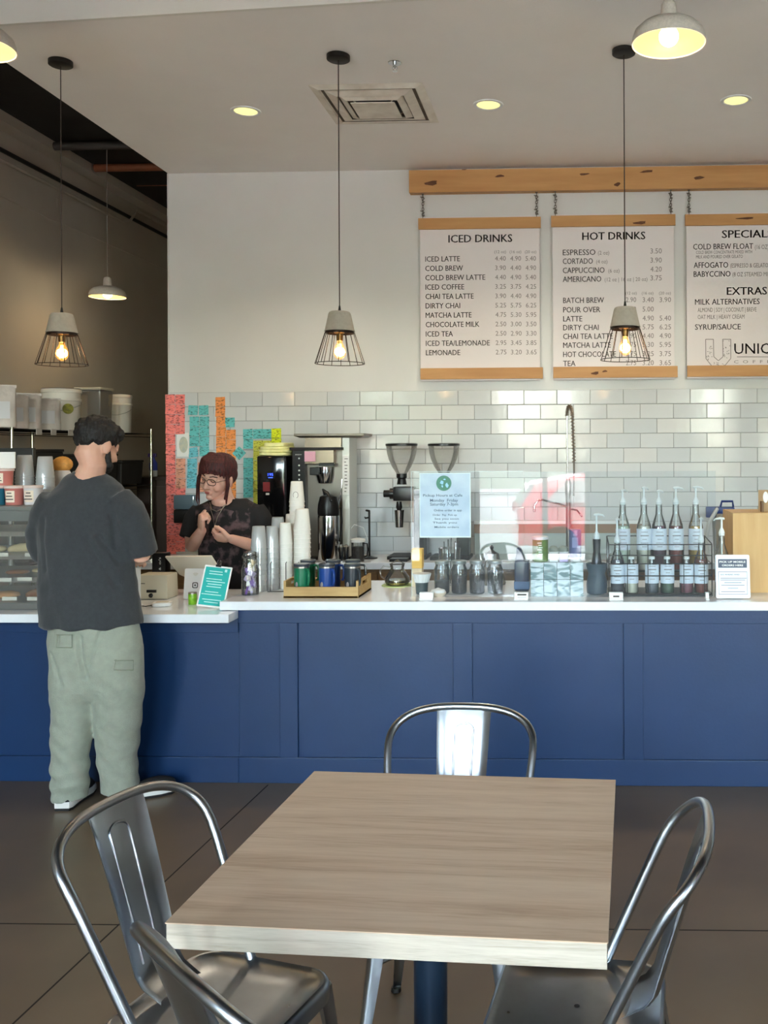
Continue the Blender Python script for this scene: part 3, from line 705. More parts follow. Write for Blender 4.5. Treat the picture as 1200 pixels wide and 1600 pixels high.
# coffee bags
m_bag = mat('foil_coffee_bag', (212, 204, 196), .35, col2=(180, 172, 168), scale=12, bump=.4, bscale=25)
m_lblp = mat('pale_label', (206, 208, 212), .6)
def bag(px, y, w, h, lab, lean=0):
    p = at(px, 640, y); t = thing('coffee_bag', lab, 'coffee bag', (p.x, y, 1.806), .5, 'coffee bags on the top shelf')
    R = []
    for k in range(8):
        u = k / 7; ww = w * (1 - .05 * u); dd = .045 * (1 - u ** 2.2) + .003
        R.append([Vector((ww / 2 * math.copysign(abs(math.cos(a)) ** .5, math.cos(a)), dd * math.copysign(abs(math.sin(a)) ** .7, math.sin(a)), h * u)) for a in [2 * PI * j / 16 for j in range(16)]])
    MB().rings(R).build('bag', m_bag, t, 60); MB().lo((-w / 2, -.006, h - .02), (w / 2, .006, h)).build('tin_tie', m_bag, t, 0)
    MB().box((0, -.047, h * .4), (w * .55, .004, h * .4)).build('label', m_lblp, t, 0)
bag(4, 6.35, .17, .29, 'silver foil coffee bag at the very left of the top shelf'); bag(26, 6.70, .16, .25, 'silver coffee bag behind the leftmost bag')
bag(44, 6.95, .18, .27, 'rosy silver coffee bag in the middle of the row'); bag(74, 7.25, .19, .25, 'silver coffee bag directly before the big bucket')
# added cabinet whose dark brown stands in for shade, cleaning bottle on top
t = thing('shade_cabinet', 'dark brown cabinet added for the shade beyond the shelving, near the wall corner', 'cabinet', (0, 0, 0))
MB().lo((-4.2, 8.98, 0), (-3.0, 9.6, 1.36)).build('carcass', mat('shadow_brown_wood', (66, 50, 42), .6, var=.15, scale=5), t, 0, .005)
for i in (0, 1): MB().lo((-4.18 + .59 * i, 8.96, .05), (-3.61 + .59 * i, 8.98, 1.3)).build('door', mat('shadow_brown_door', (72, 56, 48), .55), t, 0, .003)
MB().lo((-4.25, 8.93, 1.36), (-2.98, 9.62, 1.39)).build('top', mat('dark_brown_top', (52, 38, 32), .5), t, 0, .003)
p = at(240, 770, 9.1); t = thing('spray_bottle', 'small blue and white spray bottle standing on the dark cabinet', 'bottle', (p.x, 9.1, 1.391))
MB().lathe([(.035, 0), (.038, .01), (.038, .06)], seg=14).build('base', m_white, t); MB().lathe([(.038, .06), (.038, .13), (.014, .17), (.014, .19)], seg=14).build('bottle', mat('blue_liquid', (70, 84, 190), .3), t)
MB().lo((-.05, -.014, .19), (.03, .014, .225)).build('trigger', mat('purple_trigger', (70, 50, 120), .4), t, 0, .004)
# ================================================================ on the bar: helpers
def X(px, Y): return at(px, 800, Y).x
def px2m(n, Y): return n * Y / F
# ---- clear cup stacks, upside down
def cup_stack(px, Y, ytop_px, rtop, lab, m, n, grp, zb=ZT, name='cup_stack', step=.016):
    """n nested cups upside down; height set by the frame"""
    x = X(px, Y); t = thing(name, lab, 'cups', (x, Y, zb), 0, grp)
    top = at(px, ytop_px, Y).z - zb; body = .115
    st_ = (top - body) / max(1, n - 1)
    prof = [(rtop * 1.28, 0), (rtop * 1.30, .003), (rtop * 1.26, .006)]
    cm = MB().lathe([(rtop * 1.33, .0), (rtop * 1.33, .004), (rtop * 1.27, .005), (rtop * 1.0, body - .004), (rtop * .93, body)], seg=24).mesh('cup', m)
    for k in range(n):
        o = bpy.data.objects.new('cup', cm); C.objects.link(o); o.parent = t; o.location = (0, 0, st_ * k)
    return t
m_pcup = mat('white_paper_cup', (226, 224, 218), .6)
cg_, pg_ = 'stacks of clear cold cups', 'stacks of white paper cups'
cup_stack(404, 4.92, 822, .032, 'clear plastic cup stack at the front left, in front of the barista arm', m_cup, 9, cg_)
cup_stack(424.5, 4.98, 822, .029, 'clear plastic cup stack, second from the barista', m_cup, 9, cg_)
cup_stack(434, 5.13, 808, .031, 'taller clear plastic cup stack standing behind the other clear cups', m_cup, 11, cg_)
cup_stack(446, 5.035, 817, .029, 'white paper cup stack directly right of the clear cups', m_pcup, 11, pg_)
cup_stack(472, 5.04, 795, .0345, 'white paper cup stack in front of the others, by the green mug', m_pcup, 14, pg_)
cup_stack(455, 5.285, 803, .029, 'short creamy paper cup stack tucked at the back', m_pcup, 12, pg_)
tt = cup_stack(464, 5.16, 752, .032, 'tallest white paper cup stack, with a round grey emblem on the top cup', m_pcup, 20, pg_)
hh = at(464, 765, 5.16).z - ZT
MB().tube([(.004 + .014 * math.cos(a), -.037 + .0, hh - .028 + .017 * math.sin(a)) for a in [2 * PI * k / 20 for k in range(20)]], .0013, 5, True).build('emblem', m_ink2, tt, label='round grey cup emblem')
# wire rack for the cups
t = thing('cup_rack', 'thin black wire cup rack beneath the paper cup stacks', 'rack', (X(452, 5.02), 4.89, ZT)); b = MB()
for dx in (-.06, .02, .085): b.tube([(dx, 0, .004), (dx, 0, .15), (dx, .012, .155)], .0022, 5)
b.tube([(-.075, -.01, .004), (.1, -.01, .004), (.1, -.02, .004)], .0025, 5); b.build('wire_frame', m_blackm, t)

# ---- jar of wrapped sweets and straws
Yj = 4.80; t = thing('sweets_jar', 'glass jar of purple and white wrapped treats at the left end of the bar worktop', 'jar', (X(390.5, Yj), Yj, ZT))
MB().lathe([(.042, .002), (.044, .006), (.044, .13), (.036, .155), (.034, .185), (.038, .19), (.038, .20)], seg=28).build('glass', m_glass, t)
MB().lathe([(.030, .200), (.034, .205), (.032, .218), (.010, .226)], seg=20).build('stopper', m_glass, t)
cols = [mat('purple_wrapper', (110, 70, 160), .4), mat('lilac_wrapper', (200, 190, 226), .4), mat('white_wrapper', (230, 228, 226), .4), mat('cream_wrapper', (214, 200, 166), .5)]
r5 = random.Random(5); bb = [MB() for _ in cols]
for k in range(26):
    a, q, z = r5.uniform(0, 2 * PI), r5.uniform(.008, .028), .014 + .0062 * k
    R = Euler((r5.uniform(-.5, .5), r5.uniform(-.5, .5), r5.uniform(0, 3))).to_matrix(); bb[(k * 7 + k // 5) % 3 if k < 19 else 2 + k % 2].box((q * math.cos(a), q * math.sin(a), z), (.020, .010, .026), R)
for b, m in zip(bb, cols): b.build('treats', m, t, 0)

# ---- wooden tray with six mugs
Yt = 4.78; xa, xc_ = onz(443, 935, ZT).x, onz(560, 935, ZT).x; ya, yb_ = 4.675, 4.98
t = thing('wooden_tray', 'light wooden serving tray with handle ends holding the travel mugs', 'tray', ((xa + xc_) / 2, (ya + yb_) / 2, ZT))
wx, wy = xc_ - xa, yb_ - ya; m_tray = mat('tray_wood', (186, 156, 104), .55, col2=(166, 134, 84), scale=6, stretch=(1, 6, 6))
MB().box((0, 0, .006), (wx, wy, .010)).build('base', m_tray, t, 0)
for s in (-1, 1): MB().box((0, s * (wy / 2 - .006), .029), (wx, .012, .056)).build('long_side', m_tray, t, 0, .002)
for s in (-1, 1):
    e = MB(); x = s * (wx / 2 - .006)
    e.box((x, -wy * .34, .044), (.012, wy * .30, .086)); e.box((x, wy * .34, .044), (.012, wy * .30, .086)); e.box((x, 0, .028), (.012, wy * .40, .054)); e.box((x, 0, .080), (.012, wy * .40, .014))
    e.build('handle_end', m_tray, t, 0)
mk = {'green': mat('green_mug_enamel', (20, 108, 76), .3, coat=.3), 'blue': mat('cobalt_mug_enamel', (30, 66, 138), .3, coat=.3), 'black': mat('charcoal_mug_enamel', (40, 48, 56), .32, coat=.3)}
def mug(px, Y, col, lab, hdl):
    t = thing('travel_mug', lab, 'mug', (X(px, Y), Y, ZT + .0125), 0, 'lidded mugs on the tray')
    H = .142; r = .039
    MB().lathe([(r * .93, 0), (r * .96, .004), (r, H - .012), (r, H)], seg=28).build('body', mk[col], t)
    MB().lathe([(r * 1.02, H), (r * 1.04, H + .003), (r * 1.04, H + .010), (r * .96, H + .013), (r * .2, H + .013)], seg=28).build('lid', mat('smoky_lid', (60, 66, 74), .2), t)
    MB().lathe([(r * 1.015, H - .008), (r * 1.015, H + .001)], seg=28, cap=False).build('steel_band', m_steel, t)
    MB().tube([Vector((math.cos(hdl) * q, math.sin(hdl) * q, z)) for q, z in ((r * .9, H - .014), (r + .020, H - .016), (r + .027, H - .03), (r + .027, H - .075), (r + .02, H - .09), (r + .014, H - .088))], .0065, 8).build('handle', mk[col], t)
    MB().ell((math.cos(-2.0) * r * .985, math.sin(-2.0) * r * .985, .05), (.008, .004, .016)).build('emblem', m_ink2, t, label='small pale emblem')
for i, (px, c) in enumerate(((471, 'green'), (510, 'blue'), (550, 'black'))):
    mug(px, 4.735, c, 'front %s lidded mug on the wooden tray' % c, -.75)
    mug(px + (10 if i < 2 else 1), 4.90, c, 'rear %s lidded mug standing behind the front %s one' % (c, c), -.35 if i < 2 else .0)

# ---- till zone on the lower counter
def onlow(px, py): return onz(px, py, ZL)
m_tan = mat('sand_grey_plastic', (196, 188, 168), .5)
p = onlow(318, 946); t = thing('teal_clipboard', 'white edged teal notice held by a black clip, leaning at the counter corner', 'notice', (at(328.5, 946, 4.66).x, 4.66, ZL + .003), 0, None, (-.30, .10, -.04))
w_, h_ = px2m(45, 4.66), px2m(66, 4.66)
MB().prism(rrect(w_, h_, .004, 3, 0, h_ / 2), (0, 0, 0), (1, 0, 0), (0, 0, 1), .004).build('board', m_paper, t, 0)
MB().prism(rrect(w_ * .9, h_ * .92, .002, 2, 0, h_ / 2), (0, -.0025, 0), (1, 0, 0), (0, 0, 1), .0008).build('sheet', mat('teal_sheet', (30, 170, 164), .6), t, 0)
l_ = MB(); r6 = random.Random(4)
for k in range(13):
    z = h_ * (.86 - .062 * k)
    if k in (2, 7, 10): continue
    l_.box((r6.uniform(-.01, .002), -.0032, z), (w_ * r6.uniform(.45, .74), .0006, .0042))
l_.box((w_ * .3, -.0032, h_ * .9), (.012, .0006, .014))
l_.build('text_lines', mat('pale_aqua_print', (176, 230, 226), .6), t, 0, label='pale printed text lines')
b = MB(); b.box((0, -.002, h_ + .001), (.026, .014, .012)); b.build('binder_clip', m_black, t, 0)
b = MB()
for s in (-1, 1): b.tube([(-.008, s * .007 - .002, h_ + .004), (-.006, s * .010 - .002, h_ + .028), (.006, s * .010 - .002, h_ + .028), (.008, s * .007 - .002, h_ + .004)], .0012, 5)
b.build('clip_arms', m_chrome, t)
MB().box((0, .035, .05), (.03, .002, .10), Euler((.62, 0, 0)).to_matrix()).build('easel_leg', m_paper, t, 0)

p = onlow(302, 945); t = thing('green_tin', 'small lime green tin behind the teal notice', 'tin', (X(299, 4.76), 4.77, ZL))
MB().lathe([(.020, 0), (.021, .002), (.021, .052), (.020, .054)], seg=20).build('can', mat('lime_tin', (140, 196, 50), .3, col2=(96, 160, 30), scale=60), t); MB().lathe([(.021, .054), (.021, .062), (.018, .063)], seg=20).build('lid', m_steel, t)
# payment stand: white square panel with a square ring logo
Yp = 4.93; x = X(303, Yp); z1 = at(303, 889, Yp).z
t = thing('payment_terminal', 'white card payment stand with a square ring logo behind the teal notice', 'payment terminal', (x, Yp, ZL), 0, None, (-.14, 0, 0))
H = z1 - ZL; MB().prism(rrect(px2m(34, Yp), H, .008, 4, 0, H / 2 + .001), (0, 0, 0), (1, 0, 0), (0, 0, 1), .012).build('panel', m_white, t, 40)
lg = MB(); lx, lz = .003, H * .46
o_, i_ = rrect(.030, .030, .007, 4, lx, lz), rrect(.021, .021, .004, 4, lx, lz)
lg.rings([[Vector((a, -.0068, c)) for a, c in o_], [Vector((a, -.0078, c)) for a, c in o_], [Vector((a, -.0078, c)) for a, c in i_], [Vector((a, -.0068, c)) for a, c in i_]], False, True)
lg.prism(rrect(.009, .009, .002, 2, lx, lz), (0, -.0072, 0), (1, 0, 0), (0, 0, 1), .001); lg.build('logo', m_ink, t, 0, label='dark square ring logo')
w3 = MB()
for k in range(3): w3.tube([(lx + (.007 + .006 * k) * math.cos(a), -.0070, H * .74 + (.007 + .006 * k) * math.sin(a)) for a in [PI * .25 + PI * .5 * j / 6 for j in range(7)]], .0011, 4)
w3.build('contactless_mark', m_tan, t, 0, label='grey contactless wave mark')
MB().box((0, .05, H * .4), (.05, .10, .012), Euler((.9, 0, 0)).to_matrix()).build('prop', m_white, t, 0)
# till tablet seen from behind
Yq = 5.15; t = thing('till_tablet', 'white till screen seen from its back, tilted beside the barista', 'till screen', (X(303, Yq), Yq, ZL), 0, None)
zz = at(303, 886, Yq).z - ZL
R = Euler((.55, 0, 0)).to_matrix()
tp = [(-px2m(42, Yq), .068), (px2m(32, Yq), .072), (px2m(42, Yq), -.045), (px2m(36, Yq), -.072), (-px2m(20, Yq), -.07), (-px2m(27, Yq), -.055)]
b = MB().prism(tp, (0, 0, 0), (1, 0, 0), (0, 0, 1), .014); b.bend(lambda p: R @ p + Vector((0, 0, zz + .005))); b.build('back_shell', mat('tablet_shell', (216, 210, 196), .45), t, 30, .004)
b = MB().prism([(a * .92, c * .9) for a, c in tp], (0, .0076, 0), (1, 0, 0), (0, 0, 1), .001); b.bend(lambda p: R @ p + Vector((0, 0, zz + .005))); b.build('screen', mat('tablet_screen', (30, 34, 40), .1), t, 0)
MB().lathe([(.06, 0), (.06, .01), (.02, .014), (.014, zz)], (.0, .02, 0), 20).build('foot', m_white, t)
# receipt printer and white mouse-like reader
Yr = 4.97; x = X(243, Yr); t = thing('receipt_printer', 'beige box shaped receipt printer on the low counter by the customer elbow', 'printer', (x, Yr, ZL))
W_ = px2m(50, Yr); H_ = at(245, 897, Yr).z - ZL
MB().box((0, .02, H_ / 2 + .001), (W_, .14, H_), taper=.97).build('body', m_tan, t, 40, .008); MB().box((.0, -.052, H_ * .35), (W_ * .3, .01, .014)).build('slot', m_black, t, 0)
MB().ell((-.004, -.053, .022), (.012, .006, .012)).build('knob', m_black, t); MB().box((-W_ * .28, -.0495, H_ * .66), (.02, .003, .004)).build('badge', m_ink, t, 0)
p = onlow(258, 945); t = thing('card_reader', 'small rounded white card reader lying on the low counter', 'card reader', (p.x, 4.72, ZL), 0, None, (0, 0, .25))
MB().prism(rrect(.092, .075, .018, 5), (0, 0, .010), (1, 0, 0), (0, 1, 0), .018).build('body', m_white, t, 30, .004); MB().prism(rrect(.06, .045, .01, 4), (0, 0, .0196), (1, 0, 0), (0, 1, 0), .002).build('pad', m_warmw, t, 30)
MB().tube([(-.045, 0, .006), (-.075, -.02, .004), (-.10, .0, .004), (-.12, .03, .004)], .0025, 5).build('cable', m_black, t)
# black label box with white marks
Yk = 5.24; x = X(249, Yk); t = thing('black_drum', 'tall black box with white vertical lettering between customer and till screen', 'box', (x, Yk, ZL)); zz = at(249, 864, Yk).z - ZL; zb = at(249, 896, Yk).z - ZL
MB().lo((-px2m(9, Yk), 0, 0), (px2m(9, Yk), .05, zb)).build('stand', m_black, t, 0); MB().lo((-px2m(11, Yk), -.01, zb), (px2m(10.5, Yk), .06, zz)).build('box', m_black, t, 30, .003)
l_ = MB(); text(l_, 'o/s', 0, 0, .014, .04, (.012, -.0112, zb + .052), (0, 0, 1), (-1, 0, 0)); text(l_, '&', 0, 0, .012, .016, (.012, -.0112, zb + .02), (0, 0, 1), (-1, 0, 0)); l_.build('marks', m_white, t, 0, label='white marks')
Yw = 4.72; t = thing('menu_holder', 'upright white card holder peeking out beside the customer hip', 'sign holder', (X(214, Yw), Yw, ZL)); hz = at(214, 887, Yw).z - ZL
MB().lo((-px2m(9, Yw), 0, .004), (px2m(5, Yw), .004, hz)).build('card', m_white, t, 0); MB().lo((-px2m(10, Yw), -.02, 0), (px2m(6, Yw), .025, .006)).build('base', m_white, t, 0)

# ================================================================ pastry case at the left
x1 = X(66, 4.62) + .05; x0 = -3.75; y0, y1 = 4.60, 5.20; zc1 = at(30, 791, 4.62).z
t = thing('pastry_case', 'glass pastry display case with metal shelves on the counter at the left edge', 'display case', (0, 0, 0))
m_casem = mat('case_aluminium', (150, 152, 152), .3, metal=.9)
MB().lo((x0, y0, ZL), (x1, y1, ZL + .035)).build('base', m_casem, t, 0, .003)
MB().lo((x0, y0, zc1 - .02), (x1, y1, zc1)).build('top', mat('case_top', (120, 122, 122), .35), t, 0, .003)
f = MB()
for x in (x0, x1 - .018):
    for y in (y0, y1 - .018): f.lo((x, y, ZL + .035), (x + .018, y + .018, zc1 - .02))
f.build('corner_posts', m_casem, t, 0)
for z in (.14, .255, .37):
    MB().lo((x0 + .02, y0 + .05, ZL + z), (x1 - .02, y1 - .02, ZL + z + .008)).build('shelf', m_casem, t, 0)
    MB().lo((x0 + .02, y0 + .04, ZL + z - .010), (x1 - .02, y0 + .05, ZL + z + .014)).build('shelf_edge', m_steel, t, 0)
g_ = MB(); g_.lo((x0, y0 - .005, ZL + .03), (x1, y0 - .001, zc1 - .005)); g_.build('front_glass', m_glass, t, 0)
MB().lo((x1 + .001, y0, ZL + .03), (x1 + .005, y1, zc1 - .005)).build('side_glass', m_glass, t, 0)
MB().lo((x0, y0 + .03, zc1 - .075), (x1 - .03, y0 + .036, zc1 - .022)).build('vent_grille', mat('grille_grey', (110, 112, 112), .5), t, 0)
m_lab = mat('price_card', (230, 226, 216), .6)
for i, (a, z) in enumerate(((8, .115), (40, .118), (52, .24), (3, .24), (16, .02), (55, .02))): MB().box((X(a, 4.64), y0 + .03, ZL + z + .03 + .0), (.075, .003, .018)).build('price_card', m_lab, t, 0)
m_past = [mat('baked_crust', (196, 134, 76), .6, var=.2, scale=30), mat('pale_pastry', (222, 196, 150), .6, var=.1, scale=30), mat('dark_crust', (150, 92, 50), .6, var=.2, scale=30)]
def croissant(x, y, z, m, lab, s=1, rz=0):
    P, r = [], []
    for k in range(11):
        a = -1.25 + 2.5 * k / 10; P.append((.06 * s * math.sin(a), .05 * s * (math.cos(a) - .6), 0)); r.append(s * (.006 + .022 * math.cos(a * .95) ** .8) * (1.0 if k % 2 else .9))
    b = MB().tube(P, r, 10, ends=True); b.bend(lambda p: (p[0], p[1], max(p[2], -.012)))
    o = b.build('croissant', m, None, 60, loc=(x, y, z + .0125), rot=(0, 0, rz)); return tag(o, lab, 'pastry', 'pastries in the glass case')
def bun(x, y, z, m, lab, rx=.05, h=.03):
    o = MB().lathe([(rx * .8, 0), (rx, h * .3), (rx * .9, h * .75), (rx * .5, h), (.004, h * 1.02)], seg=18, sq=(1, .85)).build('bun', m, None, 60, loc=(x, y, z)); return tag(o, lab, 'pastry', 'pastries in the glass case')
Z3 = [ZL + .035, ZL + .148, ZL + .263, ZL + .378]
bun(X(8, 4.75), 4.76, Z3[0] + .001, m_past[0], 'round filled roll on the bottom of the glass case', .068, .032); croissant(X(58, 4.75), 4.80, Z3[0] + .001, m_past[2], 'browned croissant on the bottom of the glass case by the customer', 1.1, .3)
croissant(X(34, 4.8), 4.84, Z3[2] + .001, m_past[1], 'pale flaky croissant on the upper shelf of the glass case', 1.2, .2); bun(X(-12, 4.8), 4.84, Z3[2] + .001, m_past[1], 'cream coloured bun on the upper shelf at the left edge')
bun(X(20, 4.8), 4.84, Z3[1] + .001, m_past[2], 'flat brown bun on the middle shelf of the glass case', .06, .018); bun(X(48, 4.8), 4.9, Z3[1] + .001, m_past[1], 'pale flat scone on the middle shelf of the glass case', .05, .02)
# on top of the case
zt_ = zc1 + .001
def tub(px, Y, z, r, h, c, lab):
    t = thing('gelato_tub', lab, 'tub', (X(px, Y), Y, z), 0, 'gelato tubs on the pastry case')
    MB().lathe([(r * .86, 0), (r * .97, h * .84), (r, h * .86)], seg=26).build('tub', c, t)
    MB().lathe([(r * 1.02, h * .86), (r * 1.05, h * .87), (r * 1.05, h * .98), (r, h)], seg=26).build('lid', mat('tub_lid', (214, 196, 190), .5), t)
    q = MB()
    for k in range(5):
        a0, a1 = -PI / 2 - .55 + .22 * k, -PI / 2 - .55 + .22 * (k + 1); ro = lambda z: r * (.86 + .11 * z / (h * .84)) + .0008
        q.rings([[Vector((ro(z) * math.cos(a), ro(z) * math.sin(a), z)) for a, z in ((a0, h * .14), (a1, h * .14), (a1, h * .74), (a0, h * .74))], [Vector(((ro(z) + .0006) * math.cos(a), (ro(z) + .0006) * math.sin(a), z)) for a, z in ((a0, h * .14), (a1, h * .14), (a1, h * .74), (a0, h * .74))]])
    q.build('label', mat('cream_tub_label', (236, 222, 204), .6), t, 0)
    l2 = MB(); [l2.box((0, -r * .955 - .0012, h * (.3 + .16 * k)), (r * (.9 - .2 * k), .0008, h * .05)) for k in range(3)]; l2.build('print', m_ink, t, 0)
c_rose = mat('rose_tub', (196, 120, 112), .5); c_wh = mat('white_tub', (220, 216, 218), .5); c_bl = mat('teal_tub', (40, 110, 136), .5)
tub(22.5, 4.74, zt_, .046, .098, c_rose, 'rose gelato tub in the lower row on the pastry case'); tub(52, 4.76, zt_, .046, .098, c_wh, 'white gelato tub in the lower row beside the customer sleeve'); tub(-5, 4.74, zt_, .046, .098, c_bl, 'blue gelato tub cut off by the left edge')
tub(5, 4.76, zt_ + .099, .050, .085, c_rose, 'rose gelato tub stacked on the lower row')
o = MB().lo((-.045, -.004, 0), (.045, .004, .085)).build('card_sign', m_paper, None, 0, .002, loc=(X(11, 4.78), 4.78, zt_ + .099 + .086)); tag(o, 'blank looking white card standing on the stacked gelato tub', 'card')
for px, yy, yt_, lab in ((39, 4.95, 711, 'clear cup stack upside down on the pastry case behind the tubs'), (71, 4.97, 713, 'clear cup stack upside down nearer to the customer neck')):
    cup_stack(px, yy, yt_, .036, lab, m_cup, 9, 'clear cups on the pastry case', zt_, 'clear_cup_stack')
tp_ = thing('snack_bag', 'orange brown snack bag behind the cups by the customer neck', 'bag', (X(98, 5.1), 5.10, zt_)); MB().ell((0, 0, .10), (.055, .03, .10), seg=14).build('bag', m_bag, tp_); MB().ell((0, 0, .20), (.058, .032, .045), seg=14).build('crust', mat('orange_snack', (206, 146, 70), .6, var=.25, scale=40), tp_)
MB().lathe([(.05, 0), (.05, .004)], (0, 0, 0), 12).build('foot', m_bag, tp_)
# dark panel behind the cups (till menu screen)
t = thing('dark_screen', 'dark flat monitor back above the cups at the left edge', 'monitor', (0, 0, 0)); Yd = 5.28
MB().lo((X(-60, Yd), Yd, at(30, 728, Yd).z), (X(52, Yd), Yd + .03, at(30, 700, Yd).z)).build('panel', mat('dark_monitor', (44, 46, 46), .4), t, 0, .004); MB().cyl((X(14, Yd), Yd + .015, ZL), (X(14, Yd), Yd + .015, at(30, 720, Yd).z), .012, 10).build('pole', m_casem, t); MB().lo((X(-6, Yd), Yd - .05, ZL), (X(34, Yd), Yd + .0, ZL + .01)).build('foot', m_casem, t, 0)

# ================================================================ back counter machines
def bk(px, Y=6.40): return at(px, 850, Y).x
# hot water tower
Yh = 6.42; xh = bk(435, Yh); t = thing('hot_water_tower', 'tall glossy black hot water dispenser with blue lit display', 'hot water dispenser', (xh, Yh, ZT))
hw_, hz = px2m(43, Yh) / 2, at(434, 712, Yh).z - ZT
MB().lo((-hw_, -.16, hz * .42), (hw_, .17, hz)).build('body', mat('gloss_black', (14, 14, 16), .12, coat=.4), t, 40, .012)
MB().lo((-hw_, -.02, .012), (hw_, .17, hz * .42)).build('column', m_black, t, 0); MB().lo((-hw_ * 1.05, -.18, 0), (hw_ * 1.05, .17, .012)).build('drip_base', m_blackm, t, 0, .003)
MB().cyl((0, -.12, hz * .42), (0, -.12, hz * .36), .012, 10).build('spout', m_chrome, t)
zd = at(434, 743, Yh).z - ZT; MB().lo((-.026, -.1625, zd - .020), (.026, -.1605, zd + .026)).build('display', mat('display_black', (24, 26, 34), .2), t, 0)
q = MB(); text(q, '195', 0, 0, .018, .036, (-.018, -.1632, zd + .002)); q.box((0, -.1632, zd - .010), (.03, .0006, .004)); q.build('digits', glow('blue_digits', (60, 90, 255), 1.6), t, 0, label='glowing blue digits')
MB().lo((-hw_ * .55, -.1622, zd - .040 - .062), (-hw_ * .05, -.1605, zd - .040)).build('badge', mat('dark_red_badge', (130, 40, 44), .4), t, 0, label='dark red badge'); MB().lo((-hw_ * .35, -.1622, zd - .126), (-hw_ * .1, -.1605, zd - .112)).build('sticker', m_paper, t, 0)
t2 = thing('yellow_cloths', 'pile of folded yellow cleaning cloths on top of the black water tower', 'cloths', (xh, Yh - .01, ZT + hz + .001))
for k, (w_, h0, h1, dx) in enumerate(((1.06, 0, .022, .0), (1.1, .022, .042, .004), (1.0, .042, .060, .002), (.8, .060, .086, .012))):
    b = MB(); n_ = 20; R = []
    for u, s in ((h0, .94), (h0 + .003, 1.0), (h1 - .003, 1.0), (h1, .92)):
        R.append([Vector((dx + hw_ * w_ * s * math.copysign(abs(math.cos(a)) ** .45, math.cos(a)), .14 * s * math.copysign(abs(math.sin(a)) ** .45, math.sin(a)), u + .004 * noise.noise(Vector((math.cos(a) * 2, math.sin(a) * 2, k))))) for a in [2 * PI * j / n_ for j in range(n_)]])
    b.rings(R).build('cloth', m_clothy, t2, 60)
# coffee brewer: black control column and steel housing
Yb_ = 6.50; t = thing('coffee_brewer', 'tall stainless batch coffee brewer with black control column', 'coffee brewer', (bk(512, Yb_), Yb_, ZT))
ox = bk(512, Yb_); rx_ = lambda px: bk(px, Yb_ - .15) - ox; rz_ = lambda py: at(510, py, Yb_ - .15).z - ZT
fy = -.15
MB().lo((rx_(457), fy, .01), (rx_(478), .08, rz_(703))).build('control_column', m_black, t, 0, .004)
c_ = MB(); [c_.ell((rx_(468), fy - .001, rz_(y)), (.006, .002, .006), seg=10, n=6) for y in (716, 727, 735, 742, 749)]; text(c_, 'BREW', 0, 0, .007, .045, (rx_(462), fy - .0012, rz_(711))); c_.build('buttons', m_white, t, 0, label='white button dots')
m_brs = mat('brown_tinted_steel', (150, 136, 120), .25, metal=.9)  # steel with a brown tint
MB().lo((rx_(476), fy + .05, .02), (rx_(540), .08, rz_(703))).build('back_panel', mat('darker_grey_steel', (128, 122, 114), .35, metal=.7), t, 0)  # back panel in a darker grey steel
MB().lo((rx_(478), fy - .02, rz_(725)), (rx_(523), .08, rz_(703))).build('brew_head', m_brs, t, 0, .003)
MB().lo((rx_(455), fy - .03, rz_(703)), (rx_(537), .08, rz_(699))).build('head_plate', m_blackm, t, 0)
MB().lo((rx_(477), fy, rz_(699)), (rx_(534), .08, rz_(684))).build('water_tank', m_brs, t, 0)
MB().rings([[Vector((a, b_, z)) for a, b_ in ((rx_(462) + k, fy - .03 + k), (rx_(571) - k, fy - .03 + k), (rx_(571) - k, .08), (rx_(462) + k, .2))] for z, k in ((rz_(684), .03), (rz_(681), 0), (rz_(677.5), 0))]).build('top_cover', mat('grey_brown_steel', (120, 112, 102), .35, metal=.7), t, 0, label='wide flat lid overhanging both sides')
MB().lo((rx_(535), fy + .01, .02), (rx_(546), .08, rz_(684))).build('side_panel', mat('pale_steel_side', (196, 196, 190), .35, metal=.3), t, 0)
MB().lo((rx_(535.5), fy + .004, rz_(773)), (rx_(545.5), fy + .009, rz_(712))).build('label_strip', m_paper, t, 0); q = MB(); r9 = random.Random(2)
for k in range(11): q.box((rx_(540.5) + r9.uniform(-.004, .004), fy + .0036, rz_(717 + 5.1 * k)), (r9.uniform(.012, .024), .0006, .005))
q.build('strip_writing', m_ink, t, 0)
MB().lo((rx_(478), fy - .024, rz_(721)), (rx_(495), fy - .0205, rz_(705))).build('pink_note', mat('pink_note', (232, 176, 196), .7), t, 0, label='pink sticky note')
b = MB(); b.lathe([(.05, -.03), (.062, .02), (.066, .075), (.066, .08)], (rx_(506), fy + .05, rz_(748)), 20); b.build('filter_basket', m_chrome, t)
MB().lo((rx_(487), fy - .045, rz_(742)), (rx_(501), fy - .015, rz_(730))).build('basket_handle', m_black, t, 0, .005); MB().lo((rx_(500), fy - .02, rz_(728)), (rx_(524), fy - .012, rz_(723))).build('basket_rail', m_black, t, 0)
MB().lo((rx_(457), fy - .02, 0), (rx_(549), .08, .02)).build('drip_base', m_blackm, t, 0, .003)
# airpot
Ya = 6.23; t = thing('airpot', 'stainless airpot coffee urn with black pump top under the brewer', 'airpot', (X(512, Ya), Ya - .0, ZT)); hz = at(512, 775, Ya).z - ZT; ra = px2m(34, Ya) / 2
